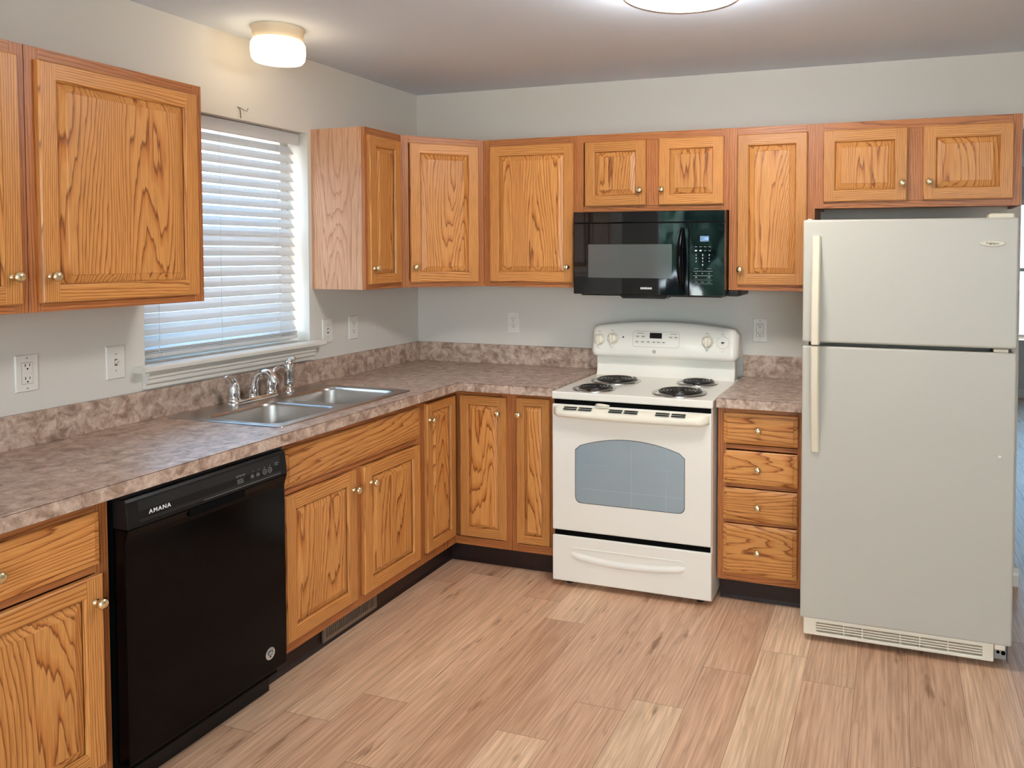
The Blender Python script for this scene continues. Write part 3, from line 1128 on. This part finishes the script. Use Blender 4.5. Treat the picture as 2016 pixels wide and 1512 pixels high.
for kx, kz, whole in KN:
    c = cpt(kx, kz)
    if whole:
        bm = bmesh.new()
        lathe(bm, [(.027, -.002), (.027, .004), (.024, .007), (.0225, .016), (.020, .019), (0, .020)], lambda a, b, h: (c[0] + a, c[1] - h, c[2] + b), 28)
        box(bm, c[0] - .0055, c[0] + .0055, c[1] - .030, c[1] - .015, c[2] - .023, c[2] + .023)
        link('burner_knob', bm, BISQUE_P, t)
    else:
        bm = bmesh.new()
        disc(bm, c[0], c[2], .0045, c[1] - .008, c[1] + .002, 12)
        box(bm, c[0] - .009, c[0] - .006, c[1] - .001, c[1] + .002, c[2] - .002, c[2] + .002)
        box(bm, c[0] + .006, c[0] + .009, c[1] - .001, c[1] + .002, c[2] - .002, c[2] + .002)
        link('bare_knob_shaft', bm, BLACK_S, t, label='bare black shaft of the missing knob')
# printed marks on the panel
for kx, kz, whole in KN:
    bm = bmesh.new()
    for a in range(28):
        q0, q1 = 2 * PI * a / 28 + .6, 2 * PI * (a + .82) / 28 + .6
        if a in (5, 6):
            continue
        quad(bm, [cpt(kx + r_ * math.cos(q), kz + r_ * math.sin(q), .0008) for r_, q in ((.0295, q0), (.0306, q0), (.0306, q1), (.0295, q1))])
    for a in range(9):
        q = math.radians(-150 + 37 * a)
        px, pz = kx + .0345 * math.cos(q), kz + .0345 * math.sin(q)
        flat(bm, px - .0012, px + .0012, pz - .0009, pz + .0009)
    flat(bm, kx - .007, kx - .002, kz + .0385, kz + .0425)
    flat(bm, kx + .001, kx + .004, kz + .0385, kz + .0425)
    flat(bm, kx - .005, kx + .005, kz - .0455, kz - .044)
    link('dial_print', bm, GREY_MARK, cp, fix=False)
bm = bmesh.new()
px0, px1, pz0, pz1 = .222, .468, 1.062, 1.142
o_, i_ = rrect(px0, px1, pz0, pz1, .012, 4), rrect(px0 + .001, px1 - .001, pz0 + .001, pz1 - .001, .011, 4)
for k in range(len(o_)):
    k2 = (k + 1) % len(o_)
    quad(bm, [cpt(*o_[k], .0008), cpt(*o_[k2], .0008), cpt(*i_[k2], .0008), cpt(*i_[k], .0008)])
for x, z, w in ((.262, 1.131, .018), (.438, 1.131, .018)):
    flat(bm, x - w, x + w, z - .0012, z + .0012)
for x, z in ((.247, 1.115), (.277, 1.115), (.423, 1.115), (.45, 1.115), (.245, 1.088), (.275, 1.088), (.305, 1.088), (.335, 1.088), (.36, 1.088), (.386, 1.088)):
    flat(bm, x - .006, x + .006, z - .0025, z + .0025, .0012)
    for s in (-1, 1):
        flat(bm, x + s * .0105 - .0004, x + s * .0105 + .0004, z - .006, z + .006)
    flat(bm, x - .009, x + .009, z - .0085, z - .0079)
link('touchpad_print', bm, GREY_MARK, cp, fix=False)
bm = bmesh.new()
flat(bm, .312, .376, 1.107, 1.135, .0014)
link('clock_display', bm, BLACK_G, cp, fix=False)
bm = bmesh.new()
c = cpt(.170, 1.108)
disc(bm, c[0], c[2], .0042, c[1] - .0018, c[1] + .002, 14)
link('indicator_lamp', bm, BLACK_S, cp)
bm = bmesh.new()
c = cpt(.338, 1.040)
lathe(bm, [(.0088, .0005), (.0088, .0018), (.0072, .0018), (.0072, .0005)], lambda a, b, h: (c[0] + a, c[1] - h - .0006, c[2] + b), 24)
lg = link('emblem', bm, mat('emblem_dark', (84, 78, 62), .4), cp)
lettering('emblem_letters', 'GE', .0085, bpy.data.materials['emblem_dark'], cp, (c[0], c[1] - .0015, c[2]), shear=.3)

# four coil burners
for bx, by, br in ((.166, .118, .078), (.184, .372, .100), (.571, .138, .100), (.583, .432, .078)):
    bm = bmesh.new()
    lathe(bm, [(br + .024, .0), (br + .024, .0035), (br + .016, .0055), (br + .010, .003), (br + .004, -.004), (br * .7, -.016), (.02, -.02), (0, -.02)], lambda a, b, h: (bx + a, by + b, .9055 + h), 40)
    pan = link('drip_pan', bm, CHROME_D, t)
    bm = bmesh.new()
    turns, n = (4.0 if br < .09 else 5.0), 150
    pts = []
    for k in range(n + 1):
        f = k / n
        r_ = .016 + (br - .016) * f
        a = 2 * PI * turns * f + .8
        pts.append((bx + r_ * math.cos(a), by + r_ * math.sin(a), .916))
    tube(bm, pts, .0050, 8)
    for q in range(3):
        a = 2 * PI * q / 3 + .5
        tube(bm, [(bx + .012 * math.cos(a), by + .012 * math.sin(a), .908), (bx + (br + .006) * math.cos(a), by + (br + .006) * math.sin(a), .908)], .003, 6)
    lathe(bm, [(0, .008), (.014, .008), (.014, -.002), (0, -.002)], lambda a, b, h: (bx + a, by + b, .910 + h), 18)
    link('coil', bm, COIL, pan)

# oven door
OZ0, OZ1 = .265, .848
bm = bmesh.new()
box(bm, .003, RW - .005, .0, .022, OZ0, OZ1)
od = link('oven_door', bm, BISQUE, t, bevel=.006, seg=3)
boxes('door_gap', [(.012, RW - .012, .006, .03, .846, .871)], BLACK_D, t)
boxes('drawer_gap', [(.012, RW - .012, .008, .03, .238, .268)], BLACK_D, t)
# window with an arched top
wp = []
wx0, wx1, wz0 = .120, .631, .402
for k in range(7):
    a = PI + PI / 2 * k / 6
    wp.append((wx0 + .028 + .028 * math.cos(a), wz0 + .028 + .028 * math.sin(a)))
for k in range(7):
    a = 1.5 * PI + PI / 2 * k / 6
    wp.append((wx1 - .028 + .028 * math.cos(a), wz0 + .028 + .028 * math.sin(a)))
for k in range(21):
    u = 1 - k / 20
    e = min(u, 1 - u)
    wp.append((wx0 + u * (wx1 - wx0), .655 + .048 * (1 - (2 * u - 1) ** 2) - (max(0, .05 - e) / .05) ** 2 * .012))
bm = bmesh.new()
prism(bm, wp, -.0015, .002, lambda u, v, a: (u, a, v))
ow = link('oven_window', bm, OVEN_GLASS, od)
bm = bmesh.new()
cxm, czm = (wx0 + wx1) / 2, .55
outr = [(cxm + (x - cxm) * 1.012, czm + (z - czm) * 1.02) for x, z in wp]
for k in range(len(wp)):
    k2 = (k + 1) % len(wp)
    quad(bm, [(outr[k][0], -.0008, outr[k][1]), (outr[k2][0], -.0008, outr[k2][1]), (wp[k2][0], -.0018, wp[k2][1]), (wp[k][0], -.0018, wp[k][1])])
link('window_trim', bm, mat('window_trim_grey', (86, 88, 88), .3), od, fix=False)
# oven racks seen as faint lines behind the glass
bm = bmesh.new()
for z in (.468, .580):
    box(bm, wx0 + .03, wx1 - .01, -.0021, -.0016, z, z + .0016)
for x in (.386, .547):
    box(bm, x, x + .0016, -.0021, -.0016, wz0 + .004, .69)
link('rack_lines', bm, mat('rack_line', (164, 176, 182), .3), ow)
# handle: bowed bar with rounded ends
bm = bmesh.new()
rows = []
hx0, hx1 = .012, RW - .014
hp = [(0, .846), (-.016, .842), (-.034, .832), (-.045, .818), (-.047, .806), (-.041, .797), (-.026, .793), (-.012, .795), (0, .800)]
for k in range(25):
    u = k / 24
    e = min(u, 1 - u) * (hx1 - hx0)
    s = 1 if e > .03 else math.sqrt(max(1 - (1 - e / .03) ** 2, .02))
    bow = (1 - (2 * u - 1) ** 2)
    rows.append([bm.verts.new((hx0 + u * (hx1 - hx0), y * s * (.75 + .25 * bow), .82 + (z - .82) * (.6 + .4 * s) - .004 * bow)) for y, z in hp])
for A, B in zip(rows, rows[1:]):
    for a in range(len(A) - 1):
        bm.faces.new((A[a], A[a + 1], B[a + 1], B[a])).smooth = True
bm.faces.new(rows[0][::-1])
bm.faces.new(rows[-1])
hd = link('handle', bm, BISQUE_P, od)
for xv in (.073, .290, .507):
    bm = bmesh.new()
    for x in (xv, xv + .072):
        for z, yy in ((.8405, -.0215), (.8335, -.0325)):
            box(bm, x, x + .062, yy - .0035, yy + .006, z - .0011, z + .0014)
    link('vent', bm, BLACK_D, od)
bm = bmesh.new()
tube(bm, [(.222, -.006, .855), (.24, -.016, .857), (.265, -.014, .856), (.285, -.004, .854)], [.006, .008, .007, .004], 10)
link('latch_lever', bm, BISQUE_P, t)
# storage drawer with a scooped grip
bm = bmesh.new()
box(bm, .003, RW - .003, 0, .024, .028, .240)
sd = link('storage_drawer', bm, BISQUE, t, bevel=.006, seg=3)
bm = bmesh.new()
rows = []
for k in range(25):
    u = k / 24
    x = .10 + u * .535
    e = min(u, 1 - u) * .535
    s = 1 if e > .025 else math.sqrt(max(1 - (1 - e / .025) ** 2, .01))
    sag = .022 * (1 - (2 * u - 1) ** 2)
    zt, zb = .188, .150 - sag
    L = [(x, -.0005, zt + .004 * s), (x, -.004 * s, zt), (x, .001, zt - .006), (x, .0005, zb + .022), (x, -.006 * s, zb + .012), (x, -.010 * s, zb + .002), (x, -.006 * s, zb - .008 * s), (x, .001, zb - .014 * s)]
    rows.append([bm.verts.new(p) for p in L])
for A, B in zip(rows, rows[1:]):
    for a in range(len(A) - 1):
        bm.faces.new((A[a], A[a + 1], B[a + 1], B[a])).smooth = True
link('scooped_grip', bm, BISQUE, sd)
for x, y in ((.065, .065), (RW - .065, .065), (.065, .575), (RW - .065, .575)):
    bm = bmesh.new()
    lathe(bm, [(0, 0), (.018, 0), (.018, .008), (.008, .010), (.008, .03), (0, .03)], lambda a, b, h: (x + a, y + b, h), 14)
    link('levelling_foot', bm, BLACK_S, t)

# ------------------------------------------------------------------ microwave
MX0, MX1, MZ0, MZ1, MY = 1.150, 1.906, 1.335, 1.740, -.392
MW = MX1 - MX0
t = thing('microwave', 'black over-the-range microwave mounted under the short two-door cabinet', 'microwave', (MX0, MY, MZ0))
mh = MZ1 - MZ0
boxes('housing', [(.002, MW - .002, .032, .388, .008, mh)], BLACK_S, t, bevel=.003)
def mw_bow(x):
    return -.006 * (1 - (2 * x / MW - 1) ** 2)
def bowed(name, x0, x1, z0, z1, mats, depth=.03, parent=t, e=0, n=16, edge=.003):
    bm = bmesh.new()
    R = []
    for k in range(n + 1):
        x = x0 + (x1 - x0) * k / n
        y = mw_bow(x) - e
        R.append([bm.verts.new(p) for p in ((x, depth, z0), (x, y, z0), (x, y, z1), (x, depth, z1))])
    for A, B in zip(R, R[1:]):
        for a in range(4):
            a2 = (a + 1) % 4
            bm.faces.new((A[a], B[a], B[a2], A[a2])).smooth = False
    bm.faces.new(R[0])
    bm.faces.new(R[-1][::-1])
    return link(name, bm, mats, parent, bevel=edge)
SEAM = .587
bowed('vent_strip', 0, MW, .351, mh, BLACK_G)
md = bowed('door', 0, SEAM - .002, .004, .349, BLACK_G)
bowed('control_panel', SEAM, MW, .004, .349, BLACK_G)
bowed('door_window', .079, .504, .085, .247, WINDOW_MW, .0, md, .0008, 16, 0)
lettering('brand_lettering', 'SAMSUNG', .0125, WHITE_INK, md, (.378, mw_bow(.378) - .001, .036), bold=.0005)
bm = bmesh.new()
pts, rad = [], []
for k in range(17):
    u = k / 16
    pts.append((.556 - .004 * math.sin(PI * u), -.012 - .034 * math.sin(PI * u), .026 + u * .296))
    rad.append(.008 + .008 * math.sin(PI * u))
tube(bm, pts, rad, 14)
link('handle', bm, BLACK, md)
kx, ky = SEAM, lambda x: mw_bow(x) - .0012
def mflat(bm, x0, x1, z0, z1, e=0):
    quad(bm, ((x0, ky(x0) - e, z0), (x1, ky(x1) - e, z0), (x1, ky(x1) - e, z1), (x0, ky(x0) - e, z1)))
bm = bmesh.new()
mflat(bm, .640, .682, .259, .285)
lcd = link('clock_display', bm, LCD, t, fix=False)
lettering('clock_digits', ':10', .018, LCD_D, lcd, (.668, ky(.66) - .001, .272))
bm = bmesh.new()
px = [.621 + .0217 * k for k in range(4)]
for k in range(4):
    mflat(bm, px[k] - .006, px[k] + .006, .2335, .2355)
for k in (2, 3):
    mflat(bm, px[k] - .005, px[k] + .005, .215, .2175)
link('menu_print', bm, GREY_INK, t, fix=False)
bm = bmesh.new()
for x in (.622, .652, .684):
    for z in (.132, ):
        mflat(bm, x - .010 if x != .652 else x - .001, x + .010 if x != .652 else x + .001, z, z + .0015)
mflat(bm, .608, .700, .1195, .1212)
mflat(bm, .608, .700, .0985, .1002)
mflat(bm, .608, .700, .0790, .0800)
mflat(bm, .608, .700, .0615, .0623)
for x in (.622, .684):
    mflat(bm, x - .008, x + .008, .0875, .0890)
    mflat(bm, x - .003, x + .003, .0925, .0955)
for x in (.622, .652, .684):
    mflat(bm, x - .007, x + .007, .0690, .0705)
    mflat(bm, x - .003, x + .003, .108, .1115)
link('keypad_print', bm, GREY_INK, t, fix=False)
bm = bmesh.new()
for k in (0, 1):
    mflat(bm, px[k] - .005, px[k] + .005, .2135, .2195)
link('keypad_icons', bm, WHITE_INK, t, fix=False)
for i, ch in enumerate('1234567890'):
    r_, c_ = (i // 3, i % 3) if i < 9 else (3, 1)
    x, z = .622 + .031 * c_, .196 - .0155 * r_
    lettering('keypad_digit', ch, .0105, WHITE_INK, t, (x, ky(x) - .0006, z), bold=.0003)
boxes('underside_tray', [(.03, MW - .02, .03, .37, -.004, .010)], BLACK_S, t, bevel=.004)
bm = bmesh.new()
prism(bm, [(.235, .004), (.255, -.014), (.465, -.014), (.485, .004)], .006, .10, lambda u, v, a: (u, a, v))
link('air_scoop', bm, BLACK_S, t)
boxes('mounting_lip', [(MW - .001, MW + .048, .09, .36, .000, .027)], BLACK_S, t, bevel=.003)

# ------------------------------------------------------------------ fridge
FX0, FW, FY = 2.3135, .763, -.8625
t = thing('fridge', 'off-white top-freezer fridge with two doors beside the drawer cabinet', 'fridge', (FX0, FY, 0))
boxes('body', [(.006, FW - .006, .068, .80, .03, 1.662)], FRIDGE, t, bevel=.006)
boxes('door_gasket', [(.012, FW - .012, .055, .07, .105, 1.655)], mat('gasket_grey', (96, 94, 88), .7), t)
fz = boxes('freezer_door', [(0, FW, 0, .058, 1.193, 1.669)], FRIDGE, t, bevel=.008, seg=3)
fd = boxes('fridge_door', [(0, FW, 0, .058, .0987, 1.178)], FRIDGE, t, bevel=.008, seg=3)
def fhandle(parent, z_thin, z_thick, lab):
    bm = bmesh.new()
    R = []
    for k in range(15):
        u = k / 14
        z = z_thin + (z_thick - z_thin) * u
        out = .010 + .034 * math.sin(min(u * 1.15, 1) * PI / 2) ** 1.2
        inn = 0 if u < .12 or u > .96 else min(out - .012, .02)
        w0, w1 = .037, .037 + .030
        c = .005
        R.append([bm.verts.new(p) for p in ((w0, -inn + .001, z), (w0, -out + c, z), (w0 + c, -out, z), (w1 - c, -out, z), (w1, -out + c, z), (w1, -inn + .001, z))])
    for A, B in zip(R, R[1:]):
        for a in range(6):
            a2 = (a + 1) % 6
            bm.faces.new((A[a], A[a2], B[a2], B[a]))
    bm.faces.new(R[0])
    bm.faces.new(R[-1])
    return link('handle', bm, FRIDGE_P, parent)
fhandle(fz, 1.607, 1.188, '')
fhandle(fd, .765, 1.182, '')
bm = bmesh.new()
bx, bz = .674, 1.576
rings = []
for s, y in ((1, .001), (1, -.0025), (.93, -.004), (.88, -.0032)):
    rings.append([(bx + .0435 * s * math.cos(2 * PI * k / 36), y, bz + .0105 * (s if s == 1 else s * .92) * math.sin(2 * PI * k / 36)) for k in range(36)])
loops(bm, rings)
bd = link('badge', bm, mat('badge_bisque', (206, 196, 176), .3), fz)
lettering('badge_lettering', 'Frigidaire', .0115, mat('badge_ink', (120, 112, 84), .4), bd, (bx, -.0040, bz), bold=.0001)
bm = bmesh.new()
lathe(bm, [(.0065, -.001), (.0065, .002), (.004, .004), (0, .0045)], lambda a, b, h: (.712 + a, -h, .797 + b), 16)
link('plug_button', bm, PLASTIC_W, fd)
boxes('top_hinge_cover', [(.665, .752, .03, .12, 1.662, 1.686)], FRIDGE_P, t, bevel=.008, seg=3)
boxes('top_cap', [(.012, .03, .03, .06, 1.660, 1.674)], FRIDGE_P, t, bevel=.003)
boxes('middle_hinge', [(.685, .735, .012, .06, 1.1785, 1.1905)], FRIDGE_P, t, bevel=.002)
boxes('middle_hinge_pin', [(.010, .022, .02, .05, 1.1785, 1.1925)], CHROME, t)
# toe grille
bm = bmesh.new()
grid_solid(bm, [.012, .062, .665, .705], [.026, .040, .078, .094], lambda i, j: not (i == 1 and j == 1), .018, .05, lambda u, v, a: (u, a, v))
gr = link('toe_grille', bm, BISQUE_P, t, bevel=.004)
bm = bmesh.new()
for z in (.047, .057, .067):
    box(bm, .058, .67, .022, .046, z, z + .005)
for x in (.165, .235, .375, .445, .545):
    box(bm, x, x + .004, .021, .03, .038, .08)
link('grille_bars', bm, BISQUE_P, gr)
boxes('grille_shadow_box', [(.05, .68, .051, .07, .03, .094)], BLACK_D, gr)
bm = bmesh.new()
box(bm, .708, .752, .045, .10, .028, .085)
box(bm, .7525, .756, .03, .10, .022, .09)
ro = link('roller_bracket', bm, mat('zinc', (150, 150, 150), .4, .6), t, bevel=.002)
bm = bmesh.new()
disc(bm, .722, .055, .006, .043, .05, 12)
disc(bm, .740, .053, .008, .043, .05, 12)
link('bracket_holes', bm, BLACK_D, ro)
boxes('bottom_hinge', [(.706, .742, .008, .05, .078, .0985)], BISQUE_P, t, bevel=.004)
for x in (.02, FW - .06):
    bm = bmesh.new()
    lathe(bm, [(0, 0), (.02, 0), (.02, .03), (0, .03)], lambda a, b, h: (x + h + .004, .12 + a, .02 + b), 16)
    link('roller', bm, BLACK_S, t)
    bm = bmesh.new()
    lathe(bm, [(0, 0), (.02, 0), (.02, .03), (0, .03)], lambda a, b, h: (x + h + .004, .70 + a, .02 + b), 16)
    link('roller', bm, BLACK_S, t)

# ------------------------------------------------------------------ sockets and switches
def plate(name, label, cat, loc, rz, group):
    t = thing(name, label, cat, loc, rz, group)
    bm = bmesh.new()
    w, h = .0365, .060
    R = [rect(-w, w, -h, h, i, y) for i, y in ((0, -.0005), (0, -.003), (.003, -.006))]
    quad(bm, R[0])
    for A, B in zip(R, R[1:]):
        ring(bm, A, B, 0, 0)
    quad(bm, R[-1])
    link('cover_plate', bm, PLASTIC_W, t, fix=False)
    return t


def screw(t, z, y=-.006):
    bm = bmesh.new()
    lathe(bm, [(.0026, 0), (.0026, .0008), (0, .001)], lambda a, b, h: (a, y - h, z + b), 10)
    link('screw', bm, mat('screw_grey', (150, 146, 138), .4) if 'screw_grey' not in bpy.data.materials else bpy.data.materials['screw_grey'], t)


def slots(bm, z, y):
    box(bm, -.0078, -.0058, y - .0004, y + .001, z + .0005, z + .0095)
    box(bm, .0058, .0076, y - .0004, y + .001, z + .0015, z + .0090)
    disc(bm, 0, z - .0065, .0026, y - .0004, y + .001, 10)


def duplex(label, loc, rz):
    t = plate('wall_socket', label, 'socket', loc, rz, 'wall sockets')
    for z in (.0195, -.0195):
        bm = bmesh.new()
        prism(bm, [(x, z + zz) for x, zz in rrect(-.0165, .0165, -.0135, .0135, .010, 5)], -.0075, -.005, lambda u, v, a: (u, a, v))
        r_ = link('receptacle', bm, PLASTIC_W, t)
        bm = bmesh.new()
        slots(bm, z, -.0078)
        link('slots', bm, BLACK_D, r_)
    screw(t, 0)


def gfci(label, loc, rz):
    t = plate('wall_socket', label, 'socket', loc, rz, 'wall sockets')
    r_ = boxes('receptacle', [(-.0168, .0168, -.0078, -.005, -.034, .034)], PLASTIC_W, t, bevel=.001)
    bm = bmesh.new()
    slots(bm, .021, -.0081)
    slots(bm, -.021, -.0081)
    link('slots', bm, BLACK_D, r_)
    boxes('test_button', [(-.006, .006, -.0092, -.0075, .0012, .0052)], PLASTIC_W, r_, bevel=.0005)
    boxes('reset_button', [(-.006, .006, -.0092, -.0075, -.0052, -.0012)], PLASTIC_W, r_, bevel=.0005)
    bm = bmesh.new()
    disc(bm, .0115, -.002, .0011, -.0083, -.0075, 8)
    link('indicator_lamp', bm, GREY_MARK, r_)
    bm = bmesh.new()
    for a, b in ((rect(-.0178, .0178, -.035, .035, 0, -.0063), rect(-.0178, .0178, -.035, .035, .001, -.0063)),):
        ring(bm, a, b, 0, 0)
    link('outline', bm, GREY_MARK, r_, fix=False)
    screw(t, .049)
    screw(t, -.049)


def switch(label, loc, rz):
    t = plate('light_switch', label, 'light switch', loc, rz, 'light switches')
    boxes('slot_rim', [(-.0055, .0055, -.0066, -.005, -.0125, .0125)], mat('switch_slot', (112, 92, 76), .6) if 'switch_slot' not in bpy.data.materials else bpy.data.materials['switch_slot'], t)
    bm = bmesh.new()
    prism(bm, [(-.0055, -.006), (-.0055, .006), (-.009, .0068), (-.0185, .0105), (-.0195, .006), (-.0095, -.004)], -.0042, .0042, lambda u, v, a: (a, u, v))
    link('toggle', bm, PLASTIC_W, t)
    screw(t, .030)
    screw(t, -.030)


gfci('white socket with test buttons on the window wall under the foreground wall cabinets', (0, -2.219, 1.149), LR)
switch('white toggle light switch on the near side of the sink window', (0, -1.912, 1.144), LR)
switch('white toggle light switch between the sink window and the corner, nearest the window', (0, -.790, 1.154), LR)
duplex('white double wall socket on the window wall nearest the room corner', (0, -.593, 1.154), LR)
duplex('white double wall socket on the back wall under the wide-door wall cabinet', (.623, 0, 1.149), 0)
gfci('white socket with test buttons on the back wall between the range and the fridge', (2.010, 0, 1.150), 0)

# ------------------------------------------------------------------ window blind
t = thing('window_blind', 'white wide-slat venetian blind lowered in the sink window', 'blind', (-.066, -1.778, WZ0 + .006))
bl = .834
boxes('valance', [(.018, .030, 0, bl + .018, .930, .985), (-.03, .018, bl + .010, bl + .018, .930, .985)], BLIND, t, bevel=.003)
boxes('head_rail', [(-.028, .012, 0, bl, .942, .980)], BLIND, t, bevel=.002)
bm = bmesh.new()
pitch, zz = .0435, []
z = .905
while z > .075:
    zz.append((z, 48))
    z -= pitch
zz += [(.054, 14), (.047, 11), (.040, 9)]
for z, ang in zz:
    a = math.radians(ang)
    hw, th = .0250, .0014
    P = [(hw, -th), (hw, th), (.0, th + .0016), (-hw, th), (-hw, -th), (0, -th + .0016)]
    prism(bm, P, .004, bl - .004, lambda u, v, y: (u * math.cos(a) + v * math.sin(a), y, z - u * math.sin(a) + v * math.cos(a)))
link('slats', bm, BLIND, t)
boxes('bottom_rail', [(-.025, .025, .002, bl - .002, .016, .032)], BLIND, t, bevel=.003)
bm = bmesh.new()
for y in (.085, bl - .115):
    for x in (-.024, .026):
        tube(bm, [(x, y, .94), (x, y, .03)], .0009, 6)
    for z, ang in zz:
        tube(bm, [(.026, y, z - .012), (.012, y + .008, z + .006)], .0012, 5)
tube(bm, [(.028, bl * .46, .94), (.028, bl * .46, .03)], .0008, 6)
link('ladder_cords', bm, CORD, t)
for y in (.085, bl * .46, bl - .115):
    bm = bmesh.new()
    lathe(bm, [(0, 0), (.006, 0), (.006, .004), (0, .004)], lambda a, b, h: (.0255 + h * .5, y + a, .024 + b), 10)
    link('cord_button', bm, PLASTIC_W, t)

# bent wire on the wall above the window
bm = bmesh.new()
tube(bm, [(.003, -1.316, 2.112), (.003, -1.320, 2.150), (.003, -1.337, 2.157), (.003, -1.318, 2.156), (.006, -1.300, 2.148), (.010, -1.288, 2.146), (.010, -1.283, 2.160)], .0012, 6)
tag(link('bent_wire', bm, RUBBER), 'thin bent wire sticking from the wall above the window', 'wire')

# ------------------------------------------------------------------ floor register in the toe kick
t = thing('vent_grille', 'bronze slotted heating vent in the dark toe kick under the sink cabinet', 'vent', (.552, -1.515, .006), LR)
bm = bmesh.new()
vw, vh = .335, .085
N = 24
us = [0, .018]
for k in range(N):
    a = .018 + (vw - .036) * (k + .55) / N
    us += [a, .018 + (vw - .036) * (k + 1) / N] if k < N - 1 else [a, vw - .018]
us += [vw]
us = sorted(set(round(u, 5) for u in us))
grid_solid(bm, us, [.012, .028, vh - .010, vh], lambda i, j: not (j == 1 and 1 <= i <= len(us) - 3 and i % 2 == 1), -.012, -.004, lambda u, v, a: (u, a, v))
link('grille', bm, VENT, t)
boxes('duct_opening', [(.012, vw - .012, -.0045, -.001, .02, vh - .004)], BLACK_D, t)

# ------------------------------------------------------------------ ceiling lights
t = thing('ceiling_light', 'small round ceiling light with a lit opal glass drum near the window wall', 'ceiling light', (.250, -1.365, H))
bm = bmesh.new()
lathe(bm, [(0, 0), (.104, 0), (.104, -.008), (.099, -.012), (.097, -.050), (0, -.050)], lambda a, b, h: (a, b, h), 40)
link('base', bm, CREAM, t)
bm = bmesh.new()
lathe(bm, [(.09, -.048), (.098, -.056), (.104, -.066), (.105, -.10), (.101, -.125), (.092, -.137), (.075, -.141), (0, -.142)], lambda a, b, h: (a, b, h), 40)
link('glass_shade', bm, OPAL, t)
t = thing('ceiling_light', 'large round flush ceiling light with a dark rim, cut off at the top', 'ceiling light', (1.985, -1.478, H))
bm = bmesh.new()
lathe(bm, [(0, 0), (.150, 0), (.150, -.010), (.140, -.012)], lambda a, b, h: (a, b, h), 64)
link('ceiling_plate', bm, NICKEL, t)
bm = bmesh.new()
lathe(bm, [(.140, -.012), (.182, -.014), (.188, -.034), (.194, -.066)], lambda a, b, h: (a, b, h), 64)
link('added_glow_side', bm, SIDE_GLOW, t)  # unseen glowing side, added to brighten the ceiling
bm = bmesh.new()
lathe(bm, [(.194, -.064), (.200, -.065), (.200, -.075), (.197, -.080), (.193, -.079), (.193, -.070)], lambda a, b, h: (a, b, h), 64)
link('rim', bm, NICKEL, t)
bm = bmesh.new()
lathe(bm, [(.193, -.070), (.19, -.0755), (.10, -.0775), (0, -.078)], lambda a, b, h: (a, b, h), 64)
link('diffuser', bm, LED, t)

# ------------------------------------------------------------------ garden hedge, seen only in the glossy fronts
t = thing('hedge', 'tall green garden hedge mirrored in the black microwave front', 'hedge', (-1.4, -12.0, -.35))
bm = bmesh.new()
R_ = random.Random(5)
for k in range(150):
    mm = Matrix.Translation((R_.uniform(-4.6, 4.6), R_.uniform(-.45, .45), R_.uniform(.2, 3.6))) @ Matrix.Scale(R_.uniform(.35, .6), 4)
    bmesh.ops.create_icosphere(bm, subdivisions=3, radius=1, matrix=mm)
for v in bm.verts:
    v.co += Vector((R_.uniform(-1, 1), R_.uniform(-1, 1), R_.uniform(-1, 1))) * .05
    v.co.z = max(v.co.z, 0)
cr = link('foliage', bm, LEAF, t)
cr['kind'] = 'stuff'
bm = bmesh.new()
for k in range(9):
    x = -4.2 + 1.05 * k
    tube(bm, [(x, 0, 0), (x + .05, .03, .7), (x, 0, 1.6)], [.06, .05, .04], 8)
link('stems', bm, BARK, t)
